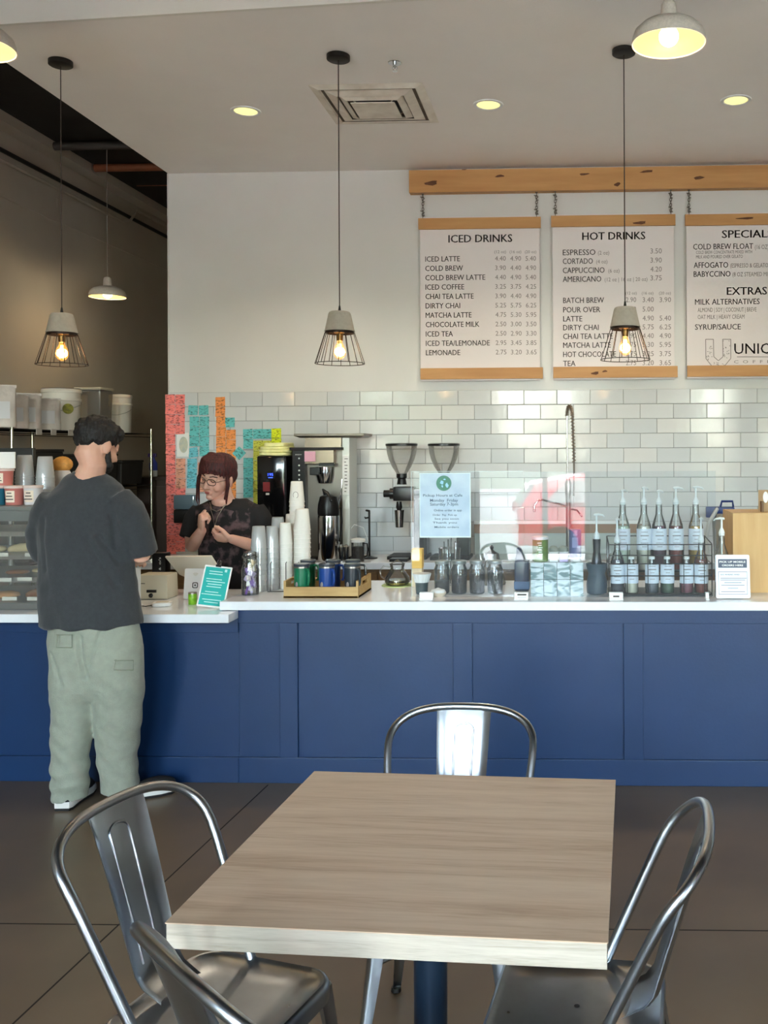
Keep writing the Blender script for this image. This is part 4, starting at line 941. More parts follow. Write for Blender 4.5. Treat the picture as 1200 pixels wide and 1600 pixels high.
# keep clear of the brewer drip base
t.location.y = 6.255
MB().lathe([(ra * .9, 0), (ra, .01), (ra, hz * .68), (ra * .96, hz * .72)], seg=32).build('body', m_chrome, t)
MB().lathe([(ra * .98, hz * .70), (ra * 1.02, hz * .74), (ra * .98, hz * .86), (ra * .80, hz * .99), (ra * .3, hz * 1.02)], seg=32).build('pump_top', m_black, t)
MB().tube([(-.02, -.01, hz), (-.03, -.015, hz + .04), (.0, -.03, hz + .02), (.03, -.05, hz - .03)], .011, 8, ends=True).build('lever', m_black, t)
MB().tube([(ra * .9, 0, hz * .80), (ra * 1.2, 0, hz * .82), (ra * 1.25, 0, hz * .6), (ra * 1.05, 0, hz * .3)], .006, 6).build('carry_handle', m_black, t); MB().tube([(ra * .9, .02, hz * .85), (ra * 1.15, .02, hz * 1.1), (ra * 1.2, .02, hz * 1.25)], .005, 6, ends=True).build('spout', m_chrome, t)
# folded yellow towel, cups and press right of the airpot
t = tag(MB().rings([[Vector((.09 * s * math.cos(a), .055 * s * math.sin(a), z)) for a in [2 * PI * k / 20 for k in range(20)]] for z, s in ((.0, .95), (.008, 1), (.022, .96), (.028, .7))]).build('folded_towel', mat('cream_towel', (226, 204, 152), .9, bump=.4, scale=60), None, 60, loc=(X(506, 5.25), 5.22, ZT)), 'folded cream towel lying behind the mugs', 'towel')
Yc = 6.30
for px, lab in ((537, 'left narrow steel shaker beside the airpot'), (545, 'right narrow steel shaker beside the airpot')):
    t = thing('steel_shaker', lab, 'shaker', (X(px, Yc), 6.225, ZT), 0, 'steel shakers'); MB().lathe([(.015, 0), (.017, .09), (.017, .10)], seg=16).build('body', m_chrome, t); MB().lathe([(.017, .10), (.014, .112), (.005, .116)], seg=16).build('cap', m_steel, t)
t = thing('coffee_press', 'dark filled glass jar with pale lid and handle right of the steel shakers', 'coffee press', (X(559, 6.235), 6.235, ZT))
MB().lathe([(.042, .002), (.044, .13)], seg=24).build('glass', m_glass, t); MB().lathe([(.040, .004), (.040, .10)], seg=24).build('contents', mat('dark_coffee', (50, 34, 30), .4), t); MB().lathe([(.046, .13), (.048, .135), (.048, .15), (.02, .156)], seg=24).build('lid', m_white, t)
MB().tube([(.04, 0, .12), (.062, 0, .12), (.066, 0, .08), (.062, 0, .04), (.042, 0, .03)], .005, 8).build('handle', m_black, t)
t = thing('drip_stand', 'thin black pour over stand with round base on the back counter', 'stand', (X(577, 6.42), 6.42, ZT)); hz = at(575, 800, Yc).z - ZT
MB().lathe([(.055, 0), (.055, .006), (.012, .018)], seg=24).build('base', m_black, t); MB().cyl((0, 0, .01), (0, 0, hz), .007, 10).build('pole', m_blackm, t); MB().tube([(0, 0, hz - .045), (-.028, 0, hz - .05), (-.03, 0, hz - .04)], .006, 8).build('hook', m_blackm, t); MB().tube([(0, 0, hz), (-.02, 0, hz + .003)], .007, 8, ends=True).build('tip', m_blackm, t)
MB().tube([(0, .0, hz * .3), (-.04, -.01, hz * .65), (-.10, -.02, hz * .72), (-.13, -.02, hz * .6)], .002, 5).build('cord', m_white, t)
# grinders with two hoppers
m_hop = thin_glass('smoky_hopper_plastic', (240, 238, 236), .7, .02, .04)
def grinder(px, Y, lab, full=True):
    t = thing('coffee_grinder', lab, 'coffee grinder', (X(px, Y), Y, ZT), 0, 'coffee grinders'); z = lambda py: at(px, py, Y).z - ZT
    R = px2m(49, Y) / 2
    MB().lathe([(R * .30, z(741)), (R * .38, z(738)), (R * .62, z(729)), (R * .82, z(718)), (R * .93, z(708)), (R * .98, z(697))], seg=36, cap=False).build('hopper', m_hop, t)
    MB().lathe([(R * .98, z(697)), (R * 1.02, z(696.5)), (R * 1.02, z(693.5)), (R * .9, z(692.5))], seg=36).build('hopper_lid', m_black, t)
    MB().lathe([(R * .32, z(757)), (R * .26, z(748)), (R * .34, z(746)), (R * .34, z(740))], seg=24).build('neck', m_black, t)
    b = MB(); b.cyl((-R * .7, -.03, z(771)), (R * 1.25, -.03, z(771)), px2m(8.5, Y), 18); b.build('grind_head', m_black, t); MB().cyl((-R * 1.1, -.03, z(771)), (-R * .68, -.03, z(771)), px2m(5.5, Y), 16).build('adjust_knob', m_blackm, t)
    MB().lo((-R * .45, -.07, z(782)), (R * .9, .03, z(760))).build('head_block', m_black, t, 40, .008)
    MB().lathe([(px2m(3, Y), z(797)), (px2m(5, Y), z(792)), (px2m(4, Y), z(783))], (-.01, -.05, 0), 16).build('chute', m_black, t)
    MB().lathe([(px2m(6, Y), z(823)), (px2m(7.5, Y), z(800)), (px2m(8, Y), z(796))], (-.01, -.05, 0), 20).build('dosing_cup', m_chrome, t)
    MB().lo((R * .8, -.02, .02), (R * 1.6, .12, z(765))).build('column', m_black, t, 0, .006); MB().lo((-R * .8, -.10, 0), (R * 1.7, .14, .022)).build('base', m_blackm, t, 0, .004)
grinder(628, 6.44, 'black coffee grinder with clear hopper, the left of the pair'); grinder(694, 6.40, 'black coffee grinder with clear hopper behind the taped notice, right of the pair')
# glass kettle on trivet (front counter rear)
Yg = 5.18; t = thing('glass_teapot', 'small clear glass teapot on a green mat behind the bar', 'teapot', (X(623, Yg), Yg - .05, ZT)); 
MB().lathe([(.085, 0), (.085, .004)], seg=28).build('mat', mat('lime_mat', (184, 204, 140), .7), t); MB().lathe([(.055, .006), (.068, .02), (.066, .045), (.045, .075), (.036, .095), (.040, .115)], seg=30).build('glass', m_glass, t)
MB().lathe([(.063, .012), (.062, .032)], seg=28).build('tea', thin_glass('pale_tea', (222, 208, 150), 1), t); MB().lathe([(.040, .115), (.042, .12), (.02, .128), (.008, .14)], seg=24).build('lid', m_glass, t)
MB().tube([(-.04, 0, .10), (-.075, 0, .105), (-.095, 0, .08), (-.09, 0, .05), (-.064, 0, .035)], .0045, 8).build('handle', m_glass, t)
# ---- sink splash with spray faucet
Ys = 6.60; t = thing('sink_unit', 'stainless sink back panel with painted brown reflection strip behind the bottles', 'sink', (0, 0, 0)); z1 = at(870, 814, Ys).z; z2 = at(870, 833, Ys).z; xa, xb_ = X(741, Ys), X(1003, Ys)
MB().lo((xa, Ys, ZT), (xb_, Ys + .08, z1)).build('splash', mat('pale_green_steel', (176, 184, 178), .4, metal=.2), t, 0, .003); MB().lo((xa, Ys - .008, z2), (xb_, Ys, z1 - .022)).build('strip', mat('painted_wood_reflection', (150, 118, 92), .4), t, 0)  # brown strip paints the wood-coloured reflection onto the steel
MB().lo((xa, Ys - .012, z1 - .02), (xb_, Ys, z1 + .002)).build('top_edge', m_white, t, 0)
MB().lo((xa + .02, Ys - .36, ZT), (xb_ - .02, Ys - .002, ZT + .012)).build('rim', m_steel, t, 0, .003)
t = thing('spray_faucet', 'tall pre-rinse sink faucet with coiled spring hose', 'faucet', (X(888, 6.45), 6.45, ZT + .013)); z = lambda py: at(888, py, 6.45).z - ZT - .013; h_ = z(634)
MB().lathe([(.03, 0), (.03, .012), (.018, .02), (.018, z(775)), (.022, z(770)), (.022, z(755)), (.012, z(748))], seg=18).build('body', m_steel, t)
MB().cyl((-.006, 0, z(775)), (-.006, 0, z(650)), .0055, 10).build('riser', m_chrome, t)
P = [(-.006 + .0 + .018 * (1 - math.cos(PI * k / 10)), 0, z(650) + math.sin(PI * k / 10) * (h_ - z(650))) for k in range(11)]
P += [(.030 + .010 * math.sin(k / 10 * 2), 0, z(650) - k * (z(650) - z(775)) / 12) for k in range(1, 13)]
MB().tube(P, .006, 8).build('hose', mat('grey_hose', (110, 104, 98), .5), t)
cv_ = []; PP = [Vector(p) for p in P[:18]]
for i in range(len(PP) - 1):
    for j in range(16):
        u = j / 16; a = 2 * PI * (i * 2 + u * 2); c0 = PP[i].lerp(PP[i + 1], u); dd = (PP[i + 1] - PP[i]).normalized(); n1 = Vector((0, 1, 0)); n2 = dd.cross(n1)
        cv_.append(c0 + (n1 * math.cos(a) + n2 * math.sin(a)) * .012)
MB().tube(cv_, .0026, 4).build('spring', mat('bronze_spring', (140, 122, 104), .35, metal=.8), t)
MB().tube([(0, 0, z(793)), (-.06, -.03, z(787)), (-.17, -.08, z(780)), (-.20, -.10, z(780)), (-.225, -.11, z(787)), (-.228, -.11, z(798))], .008, 10).build('spout', m_chrome, t)
MB().tube([(.01, 0, z(795)), (.06, -.02, z(797)), (.09, -.03, z(806))], .007, 8, ends=True).build('lever', m_chrome, t)
t = tag(MB().lo((-.06, -.05, 0), (.06, .05, .02)).build('tamping_mat', m_black, None, 0, .004, loc=(X(623, 6.24), 6.26, ZT)), 'flat black tamping mat on the back counter edge under the left grinder', 'mat')
# ================================================================ glass screen on the bar
Yg_ = 4.655; gx0, gx1 = X(643, Yg_), X(1118, Yg_); gz = at(800, 736.5, Yg_).z
t = thing('sneeze_guard', 'clear acrylic sneeze guard standing along the bar edge in white clamps', 'sneeze guard', (0, 0, 0))
m_acr = thin_glass('acrylic_sheet', (249, 252, 254), .9, 0, .02)
mid = X(818, Yg_)
MB().lo((gx0, Yg_, ZT + .012), (mid - .0, Yg_ + .005, gz)).build('sheet', m_acr, t, 0, label='left clear acrylic sheet'); MB().lo((mid + .002, Yg_, ZT + .012), (gx1, Yg_ + .005, gz - .002)).build('sheet', m_acr, t, 0, label='right clear acrylic sheet')
m_rim = mat('bright_acrylic_edge', (214, 232, 236), .2); b = MB()
b.lo((gx0, Yg_ - .0005, gz), (mid, Yg_ + .0055, gz + .002)); b.lo((gx0 - .0015, Yg_ - .0005, ZT + .012), (gx0, Yg_ + .0055, gz + .002)); b.build('edge', m_rim, t, 0)
for i, px in enumerate((666, 814, 962, 1104)):
    c = MB(); x = X(px, Yg_); w_ = .034 if i < 3 else .008
    c.lo((x - w_, Yg_ - .026, ZT), (x + w_, Yg_ + .03, ZT + .007)); c.lo((x - w_, Yg_ - .012, ZT + .007), (x + w_, Yg_ - .001, ZT + .034)); c.lo((x - w_, Yg_ + .006, ZT + .007), (x + w_, Yg_ + .016, ZT + .034)); c.build('clamp', m_white, t, 0, .0015)
q = MB(); q.box((X(815, Yg_), Yg_ - .0124, ZT + .024), (.045, .0006, .008)); q.box((X(815, Yg_), Yg_ - .0124, ZT + .012), (.045, .0006, .002)); q.box((X(962, Yg_), Yg_ - .0124, ZT + .016), (.03, .0006, .008)); q.build('clamp_print', m_ink, t, 0)
# taped notice
t = thing('taped_notice', 'pale blue hiring notice with a green globe emblem taped to the sneeze guard', 'notice', (0, 0, 0)); Yn = Yg_ - .003
def nz_(px, py): return at(px, py, Yn)
a, b_ = nz_(657, 838), nz_(734, 740)
MB().lo((a.x, Yn, a.z), (b_.x, Yn + .0015, b_.z)).build('sheet', mat('notice_paper', (196, 216, 230), .55, col2=(166, 190, 214), scale=9), t, 0)
b = MB(); w_ = .004
for x0_, x1_, z0_, z1_ in ((a.x - w_, b_.x + w_, a.z - w_ * 1.6, a.z), (a.x - w_, b_.x + w_, b_.z, b_.z + w_), (a.x - w_, a.x, a.z, b_.z), (b_.x, b_.x + w_, a.z, b_.z)): b.lo((x0_, Yn, z0_), (x1_, Yn + .0015, z1_))
b.build('sleeve_border', m_rim, t, 0, label='clear sleeve border')
c0 = nz_(693.5, 755); r_ = px2m(12, Yn)
MB().prism([(r_ * math.cos(u), r_ * math.sin(u)) for u in [2 * PI * k / 28 for k in range(28)]], (c0.x, Yn - .0005, c0.z), (1, 0, 0), (0, 0, 1), .0006).build('globe_emblem', mat('globe_green', (70, 130, 110), .5), t, 0, label='round green globe emblem')
c = MB()
for (u, v, w, h, k) in ((-.25, .1, .5, .42, 1), (.4, -.25, .38, .5, 2), (.1, .5, .3, .2, 3), (-.2, -.4, .2, .25, 4)):
    rr4 = random.Random(k); c.prism([(r_ * (u + w * .6 * math.cos(q) * rr4.uniform(.6, 1.1)), r_ * (v + h * .7 * math.sin(q) * rr4.uniform(.6, 1.1))) for q in [2 * PI * j / 9 for j in range(9)]], (c0.x, Yn - .0011, c0.z), (1, 0, 0), (0, 0, 1), .0005)
c.build('emblem_land', mat('sky_blue_print', (150, 206, 236), .5), t, 0, label='light blue shapes in the emblem')
c = MB(); m_nk = mat('slate_print', (74, 92, 120), .6)
def nline(s, px, py, h, w): p = nz_(px, py); text(c, s, 0, 0, h * Yn / F, w * Yn / F, (p.x, Yn - .0006, p.z), bold=.01)
nline('Pickup Hours at Cafe', 661, 776, 4, 62); nline('Monday  Friday', 672, 784, 4.5, 44); nline('Saturday 7-3pm', 672, 790, 4.5, 44); nline('Online order in app', 678, 799, 3.5, 44)
for i, y in enumerate((806, 812, 818, 825)): nline(('Order  Pay  Pick up', 'See you soon', 'Thank you', 'Mobile orders')[i], 676 + 3 * (i % 2), y, 3, 38)
c.build('lettering', m_nk, t, 0, label='slate grey lettering')

# ================================================================ things behind the screen
def onY_(py): return 1.0 * (EYE - ZT) * F / (py - 703.3)
# jars of beans
m_bean = mat('dark_beans', (46, 38, 38), .5, var=.5, scale=160, bump=.6, bscale=160); m_lid = mat('zinc_lid', (176, 184, 184), .3, metal=.8)
for i, (px, lab, f_) in enumerate(((690, 'glass jar of dark beans, leftmost of the four behind the screen', .5), (717, 'glass jar of dark beans, second of the four', .75), (745, 'glass jar of dark beans, third of the four, beside the rightmost one', .8), (773, 'glass jar of dark beans at the right end of the four', .9))):
    Yj = 4.86; t = thing('bean_jar', lab, 'jar', (X(px, Yj), Yj, ZT), 0, 'bean jars behind the sneeze guard')
    MB().lathe([(.036, .001), (.040, .008), (.040, .125), (.033, .142), (.033, .155)], seg=28).build('glass', m_glass, t)
    MB().lathe([(.034, .004), (.0375, .010), (.0375, .125 * f_), (.02, .125 * f_ + .004)], seg=24).build('beans', m_bean, t)
    MB().lathe([(.036, .150), (.037, .152), (.037, .166), (.034, .168), (.006, .169)], seg=28).build('lid', m_lid, t)
# two clear cocktail pitchers with tools, white bowl
for px, lab, hh in ((702, 'tall clear pitcher with straws behind the left bean jars', .0), (768, 'clear squat decanter with black knob behind the right bean jar', .0)):
    Y_ = 5.17; t = thing('clear_pitcher', lab, 'pitcher', (X(px, Y_), Y_, ZT))
    MB().lathe([(.075, .001), (.078, .01), (.045, .14), (.040, .17)] if px > 730 else [(.05, .001), (.052, .01), (.06, .19), (.062, .20)], seg=28).build('glass', m_glass, t)
    if px > 730: MB().lathe([(.040, .17), (.02, .18), (.008, .19), (.012, .205), (.004, .215)], seg=16).build('knob', m_black, t); MB().lathe([(.07, .006), (.05, .09)], seg=24).build('contents', mat('taupe_powder', (160, 140, 120), .8), t)
    else:
        b = MB(); [b.cyl((-.02 + .012 * k, .01 * (k % 2), .005), (-.03 + .02 * k, .02 * (k % 2), .235 + .01 * (k % 3)), .003, 6) for k in range(5)]; b.build('straws', m_black, t); MB().cyl((.03, 0, .005), (.035, 0, .23), .008, 10).build('steel_rod', m_chrome, t)
t = thing('sugar_dish', 'small round white lidded dish near the left clamp of the screen', 'dish', (X(684, 4.76), 4.755, ZT)); MB().lathe([(.030, 0), (.040, .012), (.042, .020)], seg=24).build('dish', mat('cream_dish', (224, 206, 184), .5), t); MB().lathe([(.040, .020), (.034, .032), (.012, .038), (.004, .042)], seg=24).build('lid', m_white, t)
t = thing('white_filter_cup', 'white fluted filter cup on a dark green pot at the left edge of the screen', 'cup', (X(659, 4.84), 4.83, ZT)); MB().lathe([(.026, 0), (.030, .004), (.034, .06)], seg=20).build('pot', mat('dark_green_pot', (24, 52, 58), .4), t)
b = MB(); R = []
for z, r in ((.060, .034), (.10, .046), (.105, .047)): R.append([Vector(((r + .002 * (k % 2)) * math.cos(2 * PI * k / 32), (r + .002 * (k % 2)) * math.sin(2 * PI * k / 32), z)) for k in range(32)])
b.rings(R).build('fluted_cup', m_white, t, 0)
t = thing('yellow_carton', 'yellow and white small carton standing behind the left end of the screen', 'carton', (X(652, 5.1), 5.10, ZT)); MB().lo((-.028, -.03, 0), (.028, .03, .10)).build('carton', mat('cream_carton', (226, 206, 170), .6, var=.2, scale=30), t, 0, .003); MB().lo((-.03, -.032, .10), (.03, .032, .205)).build('yellow_top', mat('amber_yellow', (240, 190, 80), .5), t, 0, .004)
# dark blue dispenser
Yb2 = 4.97; t = thing('navy_blender_jug', 'dark navy blue dispenser jug with tall spout left of the leaf boxes', 'dispenser', (X(816, Yb2), Yb2, ZT)); z = lambda py: at(816, py, Yb2).z - ZT; m_nv = mat('navy_plastic', (22, 42, 72), .35, coat=.2)
MB().lo((-px2m(12, Yb2), -.05, 0), (px2m(11, Yb2), .05, z(875))).build('body', m_nv, t, 40, .012); MB().rings([[Vector((-px2m(7, Yb2) * s - .01 + dx, y, zz)) if False else Vector((-.012 + dx + sx_ * s * px2m(6, Yb2), sy_ * s * .03, zz)) for sx_, sy_ in ((-1, -1), (1, -1), (1, 1), (-1, 1))] for zz, s, dx in ((z(876), 1.3, 0), (z(864), .8, -.002), (z(857), .6, -.006), (z(855), .4, -.006))]).build('spout', m_nv, t, 60)
MB().lo((-px2m(12, Yb2) - .002, -.052, .01), (px2m(11, Yb2) + .002, .052, .05)).build('base_band', mat('slate_blue', (70, 100, 140), .4), t, 0, .003)
# leaf print boxes (two courses of four) and things on them
m_leaf = bpy.data.materials.new('leaf_print'); m_leaf.use_nodes = True; n, l = m_leaf.node_tree.nodes, m_leaf.node_tree.links
tc = n.new('ShaderNodeTexCoord'); oi = n.new('ShaderNodeObjectInfo'); mp = n.new('ShaderNodeMapping'); vt = n.new('ShaderNodeTexNoise'); vt.inputs['Scale'].default_value = 9; vt.inputs['Detail'].default_value = 1; vt.inputs['Distortion'].default_value = 1.6
ad = n.new('ShaderNodeVectorMath'); ad.operation = 'ADD'; mm = n.new('ShaderNodeMath'); mm.operation = 'MULTIPLY'; mm.inputs[1].default_value = 50; l.new(oi.outputs['Random'], mm.inputs[0]); l.new(tc.outputs['Object'], mp.inputs[0]); mp.inputs['Scale'].default_value = (1, 1, 2.4); mp.inputs['Rotation'].default_value = (0, .7, 0)
l.new(mp.outputs[0], ad.inputs[0]); l.new(mm.outputs[0], ad.inputs[1]); l.new(ad.outputs[0], vt.inputs['Vector'])
rp = n.new('ShaderNodeValToRGB'); e = rp.color_ramp.elements; e[0].position = .40; e[0].color = lin((110, 136, 138)) + (1,); e[1].position = .52; e[1].color = lin((206, 218, 222)) + (1,); k_ = e.new(.46); k_.color = lin((168, 186, 190)) + (1,)
l.new(vt.outputs['Fac'], rp.inputs[0]); l.new(rp.outputs[0], n['Principled BSDF'].inputs['Base Color']); n['Principled BSDF'].inputs['Roughness'].default_value = .5
Yl = 4.80; x0_, x1_ = X(829, Yl), X(911, Yl); H2 = (at(870, 877, Yl).z - ZT) / 2; bw = (x1_ - x0_) / 4
for r in range(2):
    for k in range(4):
        o = MB().lo((-bw / 2 + .001, -.05, 0), (bw / 2 - .001, .05, H2 - .002)).build('tea_box', m_leaf, None, 0, .0015, loc=(x0_ + bw * (k + .5), Yl, ZT + H2 * r + .0005))
        tag(o, 'pale leaf print tea box, %s of the %s course' % (('leftmost', 'second from the left', 'third from the left', 'rightmost')[k], ('bottom', 'upper')[r]), 'box', 'leaf print boxes on the bar')
zt2 = ZT + 2 * H2 + .0005
t = thing('green_canister', 'green printed canister with white lid on top of the leaf boxes', 'canister', (X(844, Yl), Yl, zt2)); hc_ = at(844, 838, Yl).z - zt2
MB().lathe([(.038, 0), (.040, .002), (.040, hc_ * .86), (.038, hc_ * .88)], seg=28).build('can', mat('leaf_green_label', (110, 136, 62), .45, col2=(78, 104, 44), scale=40), t); MB().lathe([(.040, hc_ * .88), (.041, hc_ * .9), (.041, hc_ * .99), (.038, hc_)], seg=28).build('lid', m_white, t)
q = MB(); [q.box((.003 * ((k * 5) % 3 - 1), -.0405, hc_ * (.22 + .09 * k)), (.022 - .003 * (k % 3), .0012, .0042)) for k in range(7)]; q.build('print', mat('pale_green_print', (220, 232, 214), .5), t, 0, label='white printed lettering')
for px, cc, lab in ((865, (226, 228, 228), 'small white tealight box with a grey stone on the leaf boxes'), (880.5, (186, 168, 214), 'small lilac tealight box with a grey stone on the leaf boxes')):
    t = thing('tealight_box', lab, 'box', (X(px, Yl), Yl - .005, zt2)); MB().lo((-.021, -.025, 0), (.021, .025, .042)).build('box', mat('pastel_box', cc, .6), t, 0, .002)
    b = MB().ell((0, 0, .0), (.026, .024, .020), seg=12, n=8); b.bend(lambda p: p * (1 + .18 * noise.noise(p * 60)) + Vector((0, 0, .060))); b.build('stone', mat('grey_green_stone', (136, 140, 128), .85, var=.2, scale=60), t)
    MB().lathe([(.024, .0422), (.026, .046), (.022, .050)], seg=16).build('rim', m_white, t)
t = thing('dark_blue_can', 'tall slate blue spray can with pale band on the leaf boxes', 'can', (X(898.5, Yl), Yl, zt2)); hc_ = at(898, 827, Yl).z - zt2
MB().lathe([(.024, 0), (.026, .015), (.030, .022)], seg=24).build('foot', m_white, t); MB().lathe([(.030, .022), (.031, .026), (.031, hc_ * .96), (.029, hc_)], seg=28).build('can', mat('slate_blue_can', (78, 88, 132), .35), t)
q = MB(); q.box((0, -.0312, hc_ * .84), (.022, .001, .010)); q.box((0, -.0312, hc_ * .6), (.030, .001, .05)); q.build('print', mat('lilac_print', (130, 134, 176), .5), t, 0)
# pump bottle in dark crock
m_pump = mat('white_pump_plastic', (226, 234, 236), .35)
def pump(t, z, h, s=1, rz=0.0):
    b = MB(); b.lathe([(.014 * s, z), (.014 * s, z + .010), (.016 * s, z + .012), (.012 * s, z + .026), (.005 * s, z + .040), (.0045 * s, z + h)], seg=14)
    R = Matrix.Rotation(rz, 3, 'Z'); P = [Vector((-.010, 0, z + h + .002)), Vector((.008, 0, z + h + .004)), Vector((.034 * s, 0, z + h - .001)), Vector((.040 * s, 0, z + h - .008))]
    b.tube([R @ p for p in P], [.006 * s, .006 * s, .0042 * s, .0034 * s], 8, ends=True); b.build('pump', m_pump, t)
Yk = 4.83; t = thing('crock_bottle', 'black pump bottle standing in a dark slate crock left of the syrup rack', 'bottle', (X(932, Yk), Yk, ZT)); z = lambda py: at(932, py, Yk).z - ZT; rk = px2m(16.5, Yk)
MB().lathe([(rk * .62, 0), (rk * .95, z(926)), (rk, z(912)), (rk * .8, z(896)), (rk * 1.0, z(884)), (rk * 1.02, z(880)), (rk * .9, z(880)), (rk * .75, z(890))], seg=32).build('crock', mat('slate_crock', (62, 76, 88), .45), t)
MB().lathe([(rk * .66, z(891)), (rk * .45, z(876)), (rk * .33, z(862)), (rk * .38, z(845)), (rk * .38, z(842))], seg=24).build('bottle', mat('black_bottle_glass', (20, 26, 32), .1), t); pump(t, z(842), z(806) - z(842) + .004, 1.0, .3)

# ================================================================ syrup rack and bottles
Yr1, Yr2 = 4.80, 4.93
t = thing('syrup_rack', 'black wire two tier rack holding pump syrup bottles', 'rack', (0, 0, 0)); xa, xb_ = X(951, 4.74), X(1112, 4.74); z = lambda py: at(1030, py, 4.74).z
b = MB(); YA, YBk = 4.742, 5.0
zs_ = [z(851), z(868), z(881), z(900), ZT + .012]
for i, zz in enumerate(zs_): b.tube([(xa, YA, zz), (xb_, YA, zz)], .0028, 5)
for x in (xa, xb_): 
    b.tube([(x, YA, ZT + .003), (x, YA, z(851)), (x, YA + .02, z(851) + .004), (x, YBk, z(851) + .02), (x, YBk, ZT + .003)], .0032, 6)
    for zz in zs_[2:]: b.tube([(x, YA, zz), (x, YBk, zz)], .0026, 5)
b.tube([(xa, YBk, z(851) + .02), (xb_, YBk, z(851) + .02)], .0028, 5)
for px in (980, 1012, 1068, 1100): x = X(px, 4.74); b.tube([(x, YA - .001, z(851)), (x, YA - .001, ZT + .01)], .0018, 4)
b.build('wire_frame', m_blackm, t)
zshelf = z(898) + .0
MB().lo((xa + .004, 4.895, zshelf - .006), (xb_ - .004, YBk - .004, zshelf)).build('upper_shelf', m_blackm, t, 0); MB().lo((xa + .004, YA + .004, ZT + .004), (xb_ - .004, YBk - .004, ZT + .010)).build('lower_shelf', m_blackm, t, 0)
m_lbl = mat('white_syrup_label', (214, 222, 232), .6)
def syrup(px, Y, z0, ytop, liq, lab, r=.034, pz=.3, hb=.20, la_=.2, lb_=.54):
    t = thing('syrup_bottle', lab, 'syrup bottle', (X(px, Y), Y, z0), 0, 'pump syrup bottles')
    MB().lathe([(r * .94, .001), (r, .006), (r, hb * .62), (r * .9, hb * .70), (r * .45, hb * .86), (r * .40, hb), (r * .44, hb + .004)], seg=26).build('glass', m_glass, t)
    MB().lathe([(r * .9, .004), (r * .94, .008), (r * .94, hb * .60), (r * .8, hb * .68)], seg=22).build('syrup', liq, t)
    R = []
    for zz in (hb * la_, hb * lb_): R.append([Vector(((r + .0006) * math.cos(a), (r + .0006) * math.sin(a), zz)) for a in [PI * 1.08 + PI * .84 * k / 12 for k in range(13)]] + [Vector(((r + .0012) * math.cos(a), (r + .0012) * math.sin(a), zz)) for a in [PI * 1.92 - PI * .84 * k / 12 for k in range(13)]])
    MB().rings(R).build('label', m_lbl, t, 0)
    q = MB()
    for k in range(5):
        w = r * (.9, 1.1, .6, 1.0, .7)[k]; q.box((0, -r - .0016, hb * (lb_ - .05 - (lb_ - la_) * .17 * k)), (w, .0006, .0045 if k == 1 else .0026))
    q.build('label_print', m_ink2, t, 0)
    MB().cyl((0, 0, .03), (0, 0, hb), .004, 8).build('dip_tube', m_pump, t)
    if ytop: pump(t, hb + .003, at(px, ytop, Y).z - z0 - hb - .003, 1.05, pz)
    else: MB().lathe([(r * .46, hb), (r * .46, hb + .012), (r * .2, hb + .014)], seg=14).build('cap', m_pump, t)
lq = {k: mat(k.replace(' ', '_') + '_syrup', c, .25, coat=.4) for k, c in (('pale green', (196, 208, 188)), ('clear', (206, 200, 180)), ('plum', (70, 26, 44)), ('red brown', (120, 48, 30)), ('amber', (184, 142, 60)), ('dark', (44, 46, 56)), ('green', (70, 96, 72)), ('rose', (126, 60, 76)), ('dark grey', (70, 76, 86)))}
up = zshelf + .0005
for px, yt, c, lab in ((973, 767, 'pale green', 'pale green syrup bottle at the left of the upper tier'), (1006, 763, 'clear', 'clear syrup bottle with fan shaped neck, second in the upper tier'), (1029.5, 768, 'plum', 'dark plum syrup bottle in the middle of the upper tier'), (1056, 763, 'red brown', 'red brown syrup bottle right of the dark plum one'), (1087, 762, 'amber', 'amber yellow syrup bottle at the right of the upper tier')):
    syrup(px, 4.945, up, yt, lq[c], lab, .039 if px > 980 else .038, .3 if px > 1040 else .9, .335, .31, .64)
lo_ = ZT + .0105
for px, yt, c, lab in ((964, 812, 'dark', 'dark syrup bottle at the left end of the lower tier'), (986, 818, 'clear', 'clear syrup bottle second in the lower tier'), (1018, 822, 'dark grey', 'smoky syrup bottle third in the lower tier'), (1042, 822, 'green', 'green syrup bottle under the dark plum one in the lower tier'), (1072, 818, 'rose', 'rose syrup bottle in the lower tier, second from the right'), (1095, 811, 'red brown', 'red brown syrup bottle at the right end of the lower tier')):
    syrup(px, 4.80, lo_, None if 980 < px < 1080 else yt, lq[c], lab, .035, 1.2, .17 if 980 < px < 1080 else .25, .30 if 980 < px < 1080 else .2, .86 if 980 < px < 1080 else .58)
syrup(1127.5, 4.86, ZT + .0005, 811, lq['clear'], 'clear pump bottle behind the white pick up sign', .036, 2.6, .29)
# pick up sign
Yp = 4.665; t = thing('pickup_sign', 'white acrylic PICK UP MOBILE ORDERS HERE sign on the bar', 'sign', (X(1145, Yp), Yp, ZT + .004), 0, None, (-.12, 0, -.0)); w_, h_ = px2m(53, Yp), px2m(67, Yp)
MB().prism(rrect(w_, h_, .008, 4, 0, h_ / 2), (0, 0, 0), (1, 0, 0), (0, 0, 1), .004).build('panel', mat('sign_white', (226, 234, 244), .4), t, 0)
MB().prism(rrect(w_ * .84, h_ * .2, .002, 2, 0, h_ * .80), (0, -.0024, 0), (1, 0, 0), (0, 0, 1), .0006).build('header_bar', mat('slate_header', (74, 86, 106), .5), t, 0, label='dark slate header bar')
q = MB(); text(q, 'PICK UP MOBILE', 0, 0, .009, w_ * .76, (-w_ * .38, -.0030, h_ * .815), bold=.02); text(q, 'ORDERS HERE', 0, 0, .009, w_ * .62, (-w_ * .31, -.0030, h_ * .735), bold=.02); q.build('header_lettering', m_white, t, 0, label='white lettering')
